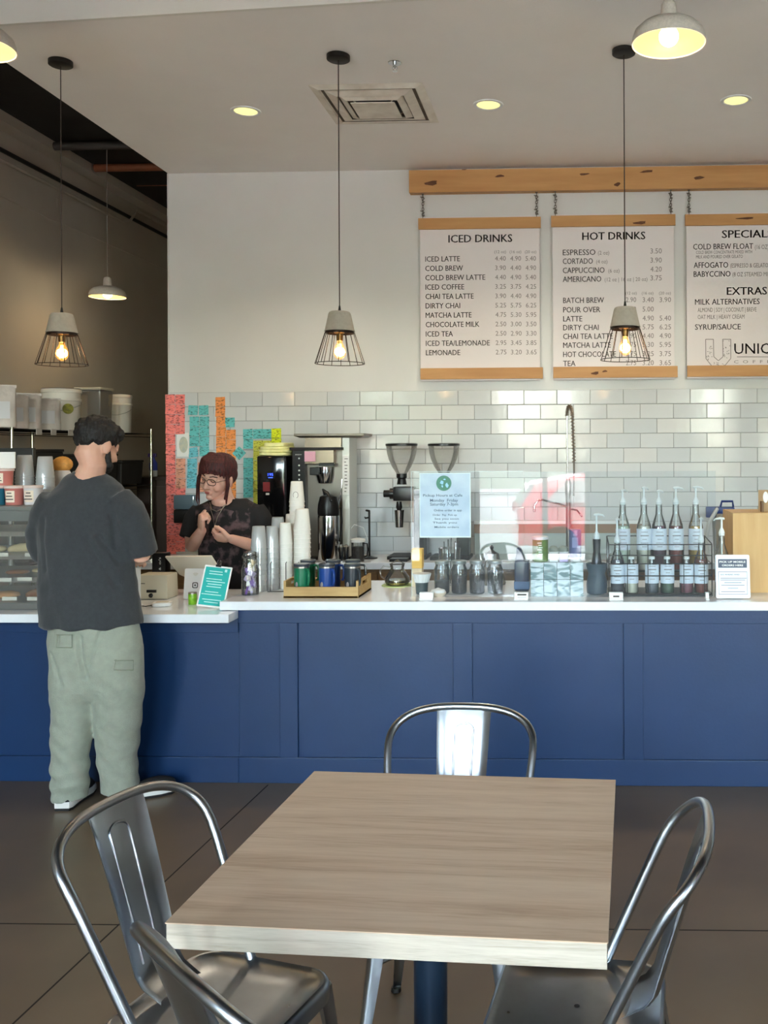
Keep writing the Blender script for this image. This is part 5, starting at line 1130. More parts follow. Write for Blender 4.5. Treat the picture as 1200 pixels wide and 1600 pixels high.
q = MB(); text(q, 'GO AHEAD AND', 0, 0, .006, w_ * .56, (-w_ * .36, -.0026, h_ * .53), bold=.02)
for zf, wf in ((.42, .72), (.36, .5), (.30, .68), (.23, .3), (.15, .70)): q.box((0, -.0024, h_ * zf), (w_ * wf, .0006, .0028))
for x0_, x1_, z0_, z1_ in ((-.42, .42, .60, .61), (-.42, .42, .085, .095), (-.42, -.41, .09, .61), (.41, .42, .09, .61), (-.36, .40, .455, .467)): q.lo((w_ * x0_, -.0027, h_ * z0_), (w_ * x1_, -.0021, h_ * z1_))
q.build('printed_lines', mat('slate_print2', (96, 108, 130), .5), t, 0); MB().box((0, .02, .03), (w_ * .5, .003, .07), Euler((.55, 0, 0)).to_matrix()).build('easel_foot', m_white, t, 0)
# wooden crate box and kraft sign behind
Yx = 4.87; xx0 = X(1145, Yx); zt3 = at(1145, 803.5, Yx).z
t = thing('wooden_box', 'large pale wooden display box at the right end of the bar', 'box', (0, 0, 0)); MB().lo((xx0, Yx, ZT), (xx0 + .5, Yx + .018, zt3)).build('front_panel', m_ply, t, 0, .001)
MB().lo((xx0, Yx + .018, ZT), (xx0 + .012, Yx + .32, zt3)).build('side_panel', m_ply, t, 0); MB().lo((xx0 + .488, Yx + .018, ZT), (xx0 + .5, Yx + .32, zt3)).build('side_panel', m_ply, t, 0); MB().lo((xx0 + .012, Yx + .018, ZT), (xx0 + .488, Yx + .32, ZT + .012)).build('bottom_panel', m_ply, t, 0); MB().lo((xx0 + .0, Yx + .0, zt3), (xx0 + .5, Yx + .32, zt3 + .006)).build('lid', m_ply, t, 0)
t = thing('kraft_sign', 'brown kraft card with white drawing standing on the wooden box', 'card', (X(1200, Yx + .1), Yx + .1, zt3 + .0065)); hk = at(1195, 765, Yx + .1).z - zt3
MB().lo((-px2m(15, Yx), 0, 0), (.12, .003, hk - .008)).build('card', mat('kraft_card', (170, 140, 104), .7), t, 0); MB().ell((-.012, -.001, hk * .62), (.014, .0016, .030)).build('drawing', m_white, t); MB().lo((-px2m(15, Yx) + .01, -.03, 0), (-px2m(15, Yx) + .022, .03, hk * .45)).build('stand', mat('dark_stand', (110, 84, 58), .6), t, 0)
# blue capped jug on the back counter
Yq = 6.36; t = thing('blue_lid_jug', 'clear pitcher with navy blue lid and handle behind the syrup bottles', 'pitcher', (X(1132, Yq), Yq, ZT)); z = lambda py: at(1132, py, Yq).z - ZT; m_nb = mat('navy_lid', (32, 54, 112), .35)
MB().lathe([(.070, .001), (.072, .01), (.085, z(804)), (.085, z(802))], seg=30).build('pitcher', m_clr, t); MB().lo((-px2m(14, Yq), -.05, z(802)), (px2m(14, Yq), .05, z(792))).build('lid', m_nb, t, 40, .008); MB().tube([(-.03, -.02, z(792)), (-.02, -.02, z(783)), (.05, -.02, z(783)), (.055, -.02, z(792))], .008, 8).build('lid_handle', m_nb, t)
MB().lo((-px2m(30, Yq), -.05, z(808)), (-px2m(14, Yq), -.02, z(791))).build('spout', m_nb, t, 40, .008); MB().tube([(-.06, -.06, z(795)), (-.11, -.06, z(815)), (-.135, -.06, z(845)), (-.12, -.05, z(862))], .013, 8, ends=True).build('handle', mat('grey_handle', (196, 196, 192), .4), t)

# ================================================================ table
t = thing('cafe_table', 'square cafe table with sawn oak laminate top and dark blue pedestal leg', 'table', (-.3271, 2.1362, 0), -.0621); tw, tl = .827, .839
MB().lo((-tw / 2 + .002, -tl / 2 + .002, .7005), (tw / 2 - .002, tl / 2 - .002, .7475)).build('edge_band', m_edge, t, 0, .001, label='pale grey oak edge band')
MB().lo((-tw / 2, -tl / 2, .7475), (tw / 2, tl / 2, .75)).build('tabletop', m_top, t, 0, .0008)
m_leg = mat('dark_blue_steel', (28, 46, 66), .35, metal=.4)
MB().cyl((0, 0, .02), (0, 0, .69), .038, 28).build('column', m_leg, t); MB().lo((-.18, -.18, .69), (.18, .18, .7)).build('mount_plate', m_blackm, t, 0); b = MB(); b.box((0, 0, .014), (.56, .06, .028)); b.box((0, 0, .0141), (.06, .56, .0275)); b.build('cross_base', m_leg, t, 0, .006)

# ================================================================ chairs (pressed steel cafe chairs)
def chair_proto(lab, loc, rz):
    t = thing('metal_chair', lab, 'chair', loc, rz, 'galvanised chairs around the table')
    wb_, yb2, ws, ys, zs, yt, zt = .177, -.041, .218, -.188, .749, -.281, .851
    L = []
    for k in range(9): u = k / 8; L.append(Vector((-wb_, yb2, .43)).lerp(Vector((-ws, ys, zs)), u))
    A = []
    for k in range(1, 40):
        a = PI * k / 40; c, s = math.cos(a), math.sin(a); e = .75; X_ = -ws * math.copysign(abs(c) ** e, c); H = abs(s) ** e; A.append(Vector((X_, ys + (yt - ys) * H, zs + (zt - zs) * H)))
    Rr = [Vector((-p.x, p.y, p.z)) for p in reversed(L)]
    P = L + A + Rr
    for _ in range(3): P = [P[0]] + [(P[i - 1] + P[i] * 2 + P[i + 1]) / 4 for i in range(1, len(P) - 1)] + [P[-1]]
    MB().tube(P, .0115, 12, up=(0, 1, 0)).build('back_hoop', m_galv, t, 60)
    # splat: pressed sheet, slightly dished, curving under at the seat
    b = MB(); rows = []
    N = 16
    for k in range(N + 1):
        u = k / N; zz = .845 - .385 * u; y = -.282 + .125 * u ** .9 + .0; w = .083 - .018 * u
        if u > .88: y += .05 * ((u - .88) / .12) ** 2
        rows.append((zz, y, w))
    def sheet(th): 
        out = []
        for zz, y, w in rows:
            row = []
            for j in range(13):
                v = j / 12 * 2 - 1; x = v * w; d = .010 * (1 - v * v)
                row.append(Vector((x, y - d + (.006 if abs(v) > .93 else 0) + th, zz)))
            out.append(row)
        return out
    f_, k2 = sheet(0), sheet(.0025)
    b.rings([list(a) + list(reversed(c)) for a, c in zip(f_, k2)]); sp = b.build('splat', m_galv, t, 50)
    q = MB(); pth = []
    def sp_pt(v, u):
        zz = .845 - .385 * u; y = -.282 + .125 * u ** .9; w = .083 - .018 * u; return Vector((v * w, y - .010 * (1 - v * v) + .0035, zz))
    for u in [.86 - .7 * k / 12 for k in range(13)]: pth.append(sp_pt(-.36, u))
    for k in range(1, 8): a = PI * k / 8; pth.append(sp_pt(-.36 * math.cos(a), .16 - .05 * math.sin(a)))
    for u in [.16 + .7 * k / 12 for k in range(13)]: pth.append(sp_pt(.36, u))
    q.tube(pth, .0032, 6); q.build('pressed_rib', m_galv, sp, 60, label='raised U shaped rib')
    # seat: dished pan with rolled rim and skirt
    def sq(w, d, r, z, yo=0): return [Vector((x, y + yo, z)) for x, y in rrect(w, d, r, 6)]
    b = MB(); b.rings([sq(.372, .372, .07, .408), sq(.374, .374, .07, .436), sq(.366, .366, .066, .446), sq(.354, .354, .06, .450), sq(.342, .342, .055, .447), sq(.326, .326, .05, .4415), sq(.2, .2, .05, .4395)]); 
    b.build('seat', m_galv, t, 60)
    MB().lathe([(.006, .4398), (.006, .4405)], (0, .0, 0), 10).build('drain_hole', m_black, t, 0)
    # legs: folded channels that taper and splay
    for sx_ in (-1, 1):
        for sy_ in (-1, 1):
            top = Vector((sx_ * .155, sy_ * .155, .43)); bot = Vector((sx_ * .205, sy_ * (.205 if sy_ > 0 else .235), .012))
            R = []
            for k in range(7):
                u = k / 6; c = top.lerp(bot, u); w = .034 * (1 - u) + .014 * u
                out = Vector((sx_, sy_, 0)).normalized(); sd = Vector((-out.y, out.x, 0))
                pts_ = [(-1, -.35), (-.55, .35), (-.18, .62), (.18, .62), (.55, .35), (1, -.35), (.5, .1), (0, .30), (-.5, .1)]
                R.append([c + sd * a * w + out * b2 * w for a, b2 in pts_])
            lg = MB().rings(R).build('leg', m_galv, t, 50)
            MB().lathe([(.014, 0), (.016, .003), (.014, .014)], (bot.x, bot.y, .0), 12).build('foot_cap', m_black, lg)
    b = MB()
    for s in (-1, 1): b.tube([(-.165 * s, -.17, .30), (0, 0, .31), (.165 * s, .165, .30)], .007, 8)
    b.build('cross_brace', m_galv, t)
    return t
c1 = chair_proto('steel chair on the far side of the table, its back toward the bar', (-.344, 2.593, 0), 3.099)
dup(c1, (-.762, 2.006, 0), -1.854, 'steel chair at the left of the table, its whole back hoop and seat in view')
dup(c1, (.004, 2.027, 0), 1.457, 'steel chair at the right of the table seen edge on')
dup(c1, (-.437, 1.64, 0), -.77, 'nearest steel chair, cut off by the bottom edge at the left')
# ================================================================ people
def remesh(mb, name, m, voxel, parent, smooth=4, disp=None, label=None):
    me = mb.mesh('tmp', None, 0); o = bpy.data.objects.new('tmp', me); C.objects.link(o)
    r = o.modifiers.new('r', 'REMESH'); r.mode = 'VOXEL'; r.voxel_size = voxel
    s = o.modifiers.new('s', 'SMOOTH'); s.iterations = smooth; s.factor = .5
    bpy.context.view_layer.update(); dg = bpy.context.evaluated_depsgraph_get()
    nm = bpy.data.meshes.new_from_object(o.evaluated_get(dg), depsgraph=dg); bpy.data.objects.remove(o); bpy.data.meshes.remove(me)
    nm.name = name
    if disp:
        ns = [v.normal.copy() for v in nm.vertices]
        for v, q in zip(nm.vertices, ns): v.co += q * disp(v.co)
    nm.polygons.foreach_set('use_smooth', [True] * len(nm.polygons)); nm.materials.clear(); nm.materials.append(m)
    ob = bpy.data.objects.new(name, nm); C.objects.link(ob); ob.parent = parent
    if label: ob['label'] = label
    return ob
def ringstack(mb, rows, seg=36, pw=1):
    """rows: (cx, cy, z, rx, ry)"""
    f = lambda v: math.copysign(abs(v) ** pw, v)
    mb.rings([[Vector((cx + rx * f(math.cos(a)), cy + ry * f(math.sin(a)), z)) for a in [2 * PI * k / seg for k in range(seg)]] for cx, cy, z, rx, ry in rows]); return mb
def hand(mb, wrist, d, nrm, thumb=1, curl=(.5, .6, .4), s=1.0, spread=.08):
    w = Vector(wrist); d = Vector(d).normalized(); nrm = Vector(nrm); nrm = (nrm - d * nrm.dot(d)).normalized(); sd = d.cross(nrm) * thumb
    R = Matrix((sd, d, nrm)).transposed()
    mb.ell(w + d * .045 * s, (.040 * s, .052 * s, .017 * s), R, 14, 8); mb.ell(w + d * .066 * s, (.038 * s, .026 * s, .015 * s), R, 14, 8)
    ln = (.072, .080, .075, .058)
    for k in range(4):
        off = (.029 - .0195 * k) * s; base = w + d * (.080 - .003 * abs(k - 1)) * s + sd * off
        dd = (d + sd * spread * (1.2 - k) * .5).normalized(); nn = (nrm - dd * nrm.dot(dd)).normalized(); P = [base - d * .02 * s, base]; p = base
        for j, fr in enumerate((.45, .31, .24)):
            a = curl[j]; dd, nn = dd * math.cos(a) + nn * math.sin(a), nn * math.cos(a) - dd * math.sin(a); p = p + dd * ln[k] * fr * s; P.append(p)
        r = (.0098 if k < 3 else .0085) * s; mb.tube(P, [r * 1.05, r * 1.05, r, r * .92, r * .8], 8, ends=True)
    b0 = w + d * .022 * s + sd * .028 * s; t1 = b0 + (d * .6 + sd * .75 + nrm * .25).normalized() * .034 * s; t2 = t1 + (d * .9 + sd * .15 + nrm * .45).normalized() * .030 * s; t3 = t2 + (d * .85 - sd * .3 + nrm * .5).normalized() * .024 * s
    mb.tube([w + d * .012 * s + sd * .01 * s, b0, t1, t2, t3], [.016 * s, .015 * s, .0125 * s, .0115 * s, .0095 * s], 9, ends=True)
def head(mb, pos, R, s=1.0):
    """head in local axes: face toward +Y"""
    X0 = mb.X; mb.X = Matrix.Translation(pos) @ R.to_4x4() @ Matrix.Scale(s, 4)
    mb.ell((0, -.014, .030), (.076, .094, .088), seg=24, n=16); mb.ell((0, .022, -.020), (.064, .070, .080), seg=20, n=14)
    mb.ell((0, .030, -.062), (.050, .052, .044), seg=18, n=12); mb.ell((0, .064, -.094), (.024, .020, .017)); mb.ell((0, .070, .030), (.050, .022, .018))
    for q in (-1, 1): mb.ell((.040 * q, .058, -.030), (.022, .026, .026)); mb.ell((.030 * q, .076, .014), (.014, .012, .010))
    mb.tube([(0, .086, .018), (0, .100, -.004), (0, .110, -.024)], [.007, .009, .011], 10, ends=True)
    for q in (-1, 1): mb.ell((.010 * q, .098, -.028), (.008, .009, .007))
    mb.ell((0, .084, -.060), (.024, .010, .012))
    for q in (-1, 1):
        Rr = Euler((0, 0, -.35 * q)).to_matrix(); mb.ell((.080 * q, -.008, -.008), (.009, .021, .034), Rr); mb.ell((.076 * q, -.004, -.028), (.007, .010, .012))
    mb.X = X0
def skinmat(name, c, c2):
    m = mat(name, c, .5, col2=c2, scale=7, bump=.04, bscale=70); p = m.node_tree.nodes['Principled BSDF']; p.inputs['Subsurface Weight'].default_value = .12; p.inputs['Subsurface Radius'].default_value = (.02, .008, .004); p.inputs['Subsurface Scale'].default_value = .3; return m
def Rbasis(fwd, up):
    f = Vector(fwd).normalized(); u = Vector(up); u = (u - f * u.dot(f)).normalized(); r = f.cross(u); return Matrix((r, f, u)).transposed()
def hairmat(name, c, c2):
    return mat(name, c, .55, col2=c2, scale=30, bump=.6, bscale=60, stretch=(3, 3, 1))
def fold(fx, fz, amp, seed=0):
    def f(p): 
        v = noise.noise(Vector((p.x * fx, p.y * fx, p.z * fz + p.x * 3)) + Vector((seed, 0, 0))); w_ = noise.noise(Vector((p.x * 5 + seed, p.y * 5, p.z * 5)))
        return amp * (v * .8 + w_ * .9 - .2)
    return f

# ---------------------------------------------------------------- the customer
Yc = 4.28; cxp = at(143, 1000, Yc).x
cu = thing('person', 'customer with black curly hair in charcoal t-shirt and sage trousers, back turned, at the till', 'person', (cxp, Yc, 0))
def c_(px, py, dy=0): p = at(px, py, Yc + dy); return Vector((p.x - cxp, dy, p.z))
def row(py, xl, xr, ry, dy=0):
    a, b = c_(xl, py, dy), c_(xr, py, dy); return ((a.x + b.x) / 2, dy, a.z, (b.x - a.x) / 2, ry)
skin1 = skinmat('fair_skin', (222, 176, 152), (208, 156, 134))
Rh = Rbasis((.42, .84, -.36), (.06, .25, .95)); hp = c_(152, 699, .02)
b = MB(); head(b, hp, Rh, 1.0)
b.tube([hp + Rh @ Vector((0, -.015, .0)), hp + Rh @ Vector((0, -.028, -.045)), c_(146, 726, -.02), c_(138, 748, -.01)], [.070, .066, .060, .066], 16)
ringstack(b, [row(1000, 82, 206, .105), row(940, 86, 202, .10), row(850, 82, 190, .10), row(790, 72, 190, .10), row(770, 92, 176, .070), row(758, 112, 160, .05)])
la = [c_(76, 796, 0), c_(66, 835, .03), c_(72, 870, .06), c_(100, 896, .10), c_(118, 900, .11)]; ra = [c_(192, 790, 0), c_(209, 830, .02), c_(221, 868, .04), c_(216, 872, .16), c_(206, 874, .27)]
b.tube(la, [.055, .048, .043, .034, .028], 14, ends=True); b.tube(ra, [.040, .042, .042, .036, .028], 14, ends=True)
hand(b, la[-1], (.95, .25, .0), (0, -.2, -1), -1, (.4, .6, .3), .9); hand(b, ra[-1], (-.25, .9, .0), (-.3, 0, -1), -1, (.35, .5, .3), .95)
# legs under the trousers
Lp = [c_(108, 1000, 0), c_(112, 1110, .0), c_(110, 1180, .0), c_(112, 1244, .02)]; Rp = [c_(184, 1000, 0), c_(183, 1110, .04), c_(184, 1180, .08), c_(186, 1232, .12)]
b.tube(Lp, [.075, .058, .048, .036], 14, ends=True); b.tube(Rp, [.075, .058, .048, .036], 14, ends=True)
remesh(b, 'body', skin1, .0055, cu, 3)
# t-shirt
m_tee = mat('charcoal_cotton', (54, 57, 61), .9, var=.10, scale=60, bump=.25, bscale=240, sheen=.2)
b = MB(); ringstack(b, [row(976, 63, 221, .150, .0), row(960, 64, 220, .150, .0), row(925, 64, 214, .145), row(890, 64, 209, .140), row(860, 62, 206, .135), row(825, 60, 204, .130), row(795, 62, 204, .122), row(775, 74, 198, .108), row(758, 92, 188, .086), row(747, 101, 174, .072), row(741, 108, 165, .064), row(736, 118, 158, .052, .0)])
b.tube([c_(88, 782, -.01), c_(72, 806, .0), c_(65, 835, .03), c_(71, 868, .08)], [.075, .073, .066, .062], 20); b.tube([c_(182, 778, -.01), c_(200, 800, -.01), c_(212, 830, .01), c_(224, 866, .04)], [.070, .076, .074, .068], 20)
def teefold(p):
    v = noise.noise(Vector((p.x * 9 + p.z * 3, p.y * 9, p.z * 2.2 + p.x * 4))); u = max(0, min(1, (1.45 - p.z) / .35))
    d = .014 * u * v + .005 * noise.noise(p * 16)
    # creases running from the right armpit down across the back
    for (x0, z0, x1, z1, w_, dep) in ((.14, 1.34, .155, 1.20, .012, .007), (.09, 1.25, .17, 1.13, .012, .009), (-.17, 1.33, -.16, 1.10, .012, .006), (.04, 1.25, .16, 1.03, .012, .008)):
        if p.y < .06:
            ax, az = x1 - x0, z1 - z0; tt_ = max(0, min(1, ((p.x - x0) * ax + (p.z - z0) * az) / (ax * ax + az * az))); dist = math.hypot(p.x - x0 - ax * tt_, p.z - z0 - az * tt_)
            d -= 1.3 * dep * math.exp(-(dist / w_) ** 2)
    return d
remesh(b, 'shirt', m_tee, .008, cu, 5, teefold)
# collar rib
P = []
cc = c_(140, 739, 0)
P = [Vector((cc.x + .068 * math.cos(a), .0 + .062 * math.sin(a), cc.z + .004 + .006 * math.sin(a))) for a in [2 * PI * k / 32 for k in range(32)]]
MB().tube(P, .0065, 8, True).build('collar', m_tee, cu, 60)
# trousers
m_tr = mat('sage_green_cotton', (150, 156, 143), .85, var=.07, scale=30, bump=.25, bscale=180, sheen=.2)
b = MB(); ringstack(b, [row(1092, 90, 214, .060), row(1075, 84, 220, .098), row(1045, 80, 222, .122), row(1020, 77, 222, .134), row(1000, 76, 220, .136), row(980, 78, 217, .128), row(955, 80, 216, .12)])
def leg(rows_):
    R = []
    for py, xl, xr, ry, dy in rows_:
        r = row(py, xl, xr, ry, dy); R.append([Vector((r[0] + r[3] * math.cos(a), r[1] + r[4] * math.sin(a), r[2])) for a in [2 * PI * k / 24 for k in range(24)]])
    b.rings(R)
leg([(1247, 84, 136, .078, .015), (1225, 83, 137, .080, .012), (1180, 82, 137, .082, .005), (1120, 83, 146, .096, 0), (1070, 80, 154, .114, 0), (1010, 80, 160, .12, 0)])
leg([(1236, 160, 214, .078, .10), (1215, 157, 216, .080, .09), (1180, 153, 213, .082, .07), (1120, 149, 219, .098, .035), (1070, 144, 223, .114, .01), (1010, 140, 221, .12, 0)])
def trfold(p):
    d = .011 * noise.noise(Vector((p.x * 8, p.y * 8, p.z * 16 + p.x * 14))) * max(.3, min(1, (1.0 - p.z))) + .005 * noise.noise(p * 7)
    if p.z < .55: d += .004 * math.sin(p.z * 75 + 3 * noise.noise(p * 5)) * max(0, noise.noise(p * 4 + Vector((3, 1, 2))) + .3)
    for (x0, z0, x1, z1, w_, dep) in ((.01, .80, .03, .62, .012, .020), (.14, .92, .05, .68, .010, .010), (-.01, .92, -.02, .84, .008, .012), (-.14, .72, -.08, .58, .010, .009)):
        if p.y < .0:
            ax, az = x1 - x0, z1 - z0; tt_ = max(0, min(1, ((p.x - x0) * ax + (p.z - z0) * az) / (ax * ax + az * az))); dist = math.hypot(p.x - x0 - ax * tt_, p.z - z0 - az * tt_); d -= dep * math.exp(-(dist / w_) ** 2)
    return d
tro = remesh(b, 'trousers', m_tr, .007, cu, 9, trfold)
# back pockets as stitched patches
for (px0, px1, py0, py1, rr) in ((88, 112, 992, 1012, 0), (178, 208, 1032, 1047, 0)):
    a, c = c_(px0, py1, -.145), c_(px1, py0, -.145); b = MB()
    b.tube([(a.x, -.142 + .03 * ((a.x - .02) / .2) ** 2, c.z), (a.x, -.144, a.z), (c.x, -.144, a.z), (c.x, -.142, c.z), (a.x, -.142, c.z)], .0022, 5); b.build('pocket_stitching', mat('sage_seam', (132, 139, 124), .9), cu, 40)
# shoes
m_sh = mat('black_canvas', (28, 28, 30), .7, bump=.2, scale=150); m_sole = mat('white_rubber_sole', (222, 222, 220), .5)
def shoe(hx, hy, ang):
    t = thing('tmp', 'x', 'x'); bpy.data.objects.remove(t)
    Rz = Matrix.Rotation(ang, 3, 'Z'); o = Vector((hx, hy, 0))
    prof = [(0, .030), (.02, .038), (.08, .036), (.15, .040), (.20, .047), (.25, .040), (.275, .018)]
    def outline(k, z): 
        L = [(y, -w * k) for y, w in prof]; Rr = [(y, w * k) for y, w in reversed(prof)]; return [o + Rz @ Vector((x, y - .03, z)) for y, x in L + Rr]
    MB().rings([outline(1.06, .0), outline(1.10, .004), outline(1.10, .012)]).build('outsole', m_sh, cu, 50); MB().rings([outline(1.09, .012), outline(1.12, .016), outline(1.12, .036), outline(1.04, .040)]).build('shoe_sole', m_sole, cu, 50)
    up = MB(); up.rings([outline(.98, .028), outline(.97, .05)]); up.X = Matrix.Translation(o) @ Rz.to_4x4()
    up.ell((0, .155, .045), (.042, .095, .040)); up.ell((0, .02, .055), (.038, .052, .048)); up.lathe([(.036, .04), (.038, .10)], (0, .02, 0), 16); up.X = None
    remesh(up, 'shoe', m_sh, .006, cu, 3)
l0 = c_(107, 1262, 0); shoe(l0.x, -.03, .05); r0 = c_(190, 1243, .08); shoe(r0.x, .07, -.95)
# hair, beard
m_h1 = hairmat('black_hair', (30, 25, 25), (14, 12, 13))
b = MB(); b.X = Matrix.Translation(hp) @ Rh.to_4x4(); b.ell((0, -.020, .052), (.088, .104, .080), seg=28, n=18); b.ell((0, .04, .085), (.072, .066, .045)); b.ell((0, -.073, .022), (.068, .036, .052))
for q in (-1, 1): b.ell((.062 * q, -.035, .030), (.022, .05, .04))
r7 = random.Random(11)
for _ in range(90):
    a, e = r7.uniform(0, 2 * PI), r7.uniform(.15, 1.5); b.ell((.084 * math.cos(a) * math.cos(e), -.015 + .10 * math.sin(a) * math.cos(e), .055 + .080 * math.sin(e)), [r7.uniform(.010, .018)] * 3, seg=7, n=5)
b.X = None
hr = remesh(b, 'hair', m_h1, .005, cu, 1, lambda p: .0035 * noise.noise(p * 70) + .002 * noise.noise(p * 140))
b = MB(); b.X = Matrix.Translation(hp) @ Rh.to_4x4(); b.ell((0, .042, -.072), (.056, .056, .046), seg=20, n=14)
for q in (-1, 1): b.tube([(.069 * q, .012, -.012), (.064 * q, .022, -.045), (.048 * q, .045, -.078)], [.008, .015, .022], 8, ends=True)
b.X = None; remesh(b, 'beard', m_h1, .005, cu, 2, lambda p: .002 * noise.noise(p * 90))
m_fade = mat('faded_hair', (120, 96, 86), .8, col2=(180, 142, 124), scale=90)

# ---------------------------------------------------------------- the barista
Yb3 = 5.50; bxp = at(355, 900, Yb3).x
ba = thing('person', 'barista with auburn hair, glasses and black printed t-shirt, hands together behind the counter', 'person', (bxp, Yb3, 0))
def b_(px, py, dy=0): p = at(px, py, Yb3 + dy); return Vector((p.x - bxp, dy, p.z))
def brow(py, xl, xr, ry, dy=0): a, c = b_(xl, py, dy), b_(xr, py, dy); return ((a.x + c.x) / 2, dy, a.z, (c.x - a.x) / 2, ry)
skin2 = skinmat('pale_skin', (226, 184, 166), (210, 162, 146))
Rb = Rbasis((-.26, -.92, -.27), (.16, -.26, .95)); hb_ = b_(340, 746, -.05)
b = MB(); head(b, hb_, Rb, 1.07)
b.tube([hb_ + Rb @ Vector((0, -.03, -.05)), b_(350, 775, -.015), b_(355, 792, 0)], [.052, .050, .060], 16)
ringstack(b, [brow(960, 316, 402, .10), brow(900, 318, 402, .095), brow(840, 318, 402, .10), brow(812, 314, 404, .08), brow(798, 328, 390, .06)])
ea = b_(301, 852, -.06)
A1 = [b_(308, 802, 0), b_(299, 828, -.02), ea, b_(308, 840, -.15), b_(315, 829, -.20)]
A2 = [b_(406, 802, 0), b_(412, 832, -.01), b_(408, 857, -.05), b_(384, 849, -.14), b_(362, 842, -.20)]
b.tube(A1, [.040, .040, .042, .034, .027], 14, ends=True); b.tube(A2, [.040, .046, .042, .034, .026], 14, ends=True)
hand(b, A1[-1], (.10, -.30, .80), (.65, .55, -.1), 1, (1.25, 1.45, .9), 1.05, .03)
hand(b, A2[-1] + Vector((-.004, -.002, .002)), (-1.0, -.12, .12), (.1, .55, .55), -1, (.75, 1.1, .7), 1.0, .03)
b.tube([b_(335, 955, 0), b_(332, 1060, 0), b_(332, 1150, 0)], [.08, .06, .05], 14, ends=True); b.tube([b_(383, 955, 0), b_(384, 1060, 0), b_(384, 1150, 0)], [.08, .06, .05], 14, ends=True)
remesh(b, 'body', skin2, .0042, ba, 2)
# black tee with a faded brown print
m_bt = bpy.data.materials.new('black_printed_tee'); m_bt.use_nodes = True; n, l = m_bt.node_tree.nodes, m_bt.node_tree.links; p_ = n['Principled BSDF']; p_.inputs['Roughness'].default_value = .85
tc = n.new('ShaderNodeTexCoord'); nz = n.new('ShaderNodeTexNoise'); nz.inputs['Scale'].default_value = 22; nz.inputs['Detail'].default_value = 5; l.new(tc.outputs['Object'], nz.inputs['Vector'])
rp = n.new('ShaderNodeValToRGB'); e = rp.color_ramp.elements; e[0].position = .46; e[0].color = lin((17, 16, 20)) + (1,); e[1].position = .62; e[1].color = lin((92, 74, 78)) + (1,); l.new(nz.outputs['Fac'], rp.inputs[0])
n2 = n.new('ShaderNodeTexNoise'); n2.inputs['Scale'].default_value = 5; l.new(tc.outputs['Object'], n2.inputs['Vector']); sp_ = n.new('ShaderNodeSeparateXYZ'); l.new(tc.outputs['Object'], sp_.inputs[0])
def mth(op, a, bb):
    q = n.new('ShaderNodeMath'); q.operation = op
    for i, v in enumerate((a, bb)):
        if isinstance(v, (int, float)): q.inputs[i].default_value = v
        elif v is not None: l.new(v, q.inputs[i])
    return q.outputs[0]
dz = mth('ABSOLUTE', mth('SUBTRACT', sp_.outputs['Z'], b_(350, 835).z), 0); dx_ = mth('ABSOLUTE', sp_.outputs['X'], 0)
mk_ = mth('MULTIPLY', mth('LESS_THAN', dz, .22), mth('LESS_THAN', dx_, .165)); mk_ = mth('MULTIPLY', mk_, mth('GREATER_THAN', n2.outputs['Fac'], .47)); mk_ = mth('MULTIPLY', mk_, mth('LESS_THAN', sp_.outputs['Y'], 0))
mx = n.new('ShaderNodeMix'); mx.data_type = 'RGBA'; mx.inputs[6].default_value = lin((17, 16, 20)) + (1,); l.new(mk_, mx.inputs[0]); l.new(rp.outputs[0], mx.inputs[7]); l.new(mx.outputs[2], p_.inputs['Base Color'])
b = MB(); ringstack(b, [brow(985, 306, 410, .125), brow(940, 308, 408, .125), brow(890, 312, 406, .12), brow(850, 310, 408, .12), brow(825, 304, 412, .118), brow(803, 300, 415, .105), brow(791, 306, 408, .088), brow(784, 320, 394, .072, .004), brow(779, 332, 386, .062, .01)])
b.tube([b_(314, 798, 0), b_(304, 812, -.005), b_(295, 841, -.03)], [.058, .062, .058], 18); b.tube([b_(398, 796, 0), b_(408, 812, -.005), b_(411, 842, -.02)], [.058, .064, .060], 18)
def bfold(p): return .006 * noise.noise(Vector((p.x * 10, p.y * 10, p.z * 5))) + .003 * noise.noise(p * 18)
sh = remesh(b, 'shirt', m_bt, .0065, ba, 4, bfold)
nk = b_(354, 783, -.045); Pn = [Vector((nk.x + .072 * math.cos(a), .018 + .072 * math.sin(a), nk.z + .008 + .020 * math.sin(a) + .004)) for a in [2 * PI * k / 30 for k in range(30)]]
# bare upper chest in the neckline
b = MB(); b.ell((b_(352, 786).x, -.036, b_(352, 783).z), (.066, .066, .046)); remesh(b, 'neckline_skin', skin2, .005, ba, 2)
# necklaces
m_sil = mat('silver_chain', (170, 164, 156), .3, metal=.9)
b = MB(); b.tube([(b_(336, 786).x, -.078, b_(336, 784).z), (b_(342, 796).x, -.112, b_(342, 794).z), (b_(350, 799).x, -.118, b_(350, 797).z), (b_(358, 793).x, -.108, b_(358, 793).z), (b_(364, 780).x, -.070, b_(364, 782).z)], .0028, 6); b.build('choker', m_sil, ba)
b = MB(); b.tube([(b_(338, 790).x, -.10, b_(338, 790).z), (b_(346, 806).x, -.126, b_(346, 806).z), (b_(348.5, 820).x, -.13, b_(348.5, 820).z), (b_(352, 806).x, -.126, b_(352, 806).z), (b_(360, 788).x, -.10, b_(360, 788).z)], .0024, 6); b.build('necklace', m_sil, ba)
pz = b_(348.5, 823); b = MB(); b.box((pz.x, -.132, pz.z), (.020, .003, .005)); b.box((pz.x, -.132, pz.z - .003), (.005, .003, .022)); b.ell((pz.x - .01, -.132, pz.z), (.005, .003, .005)); b.ell((pz.x + .01, -.132, pz.z), (.005, .003, .005)); b.build('pendant', m_sil, ba)
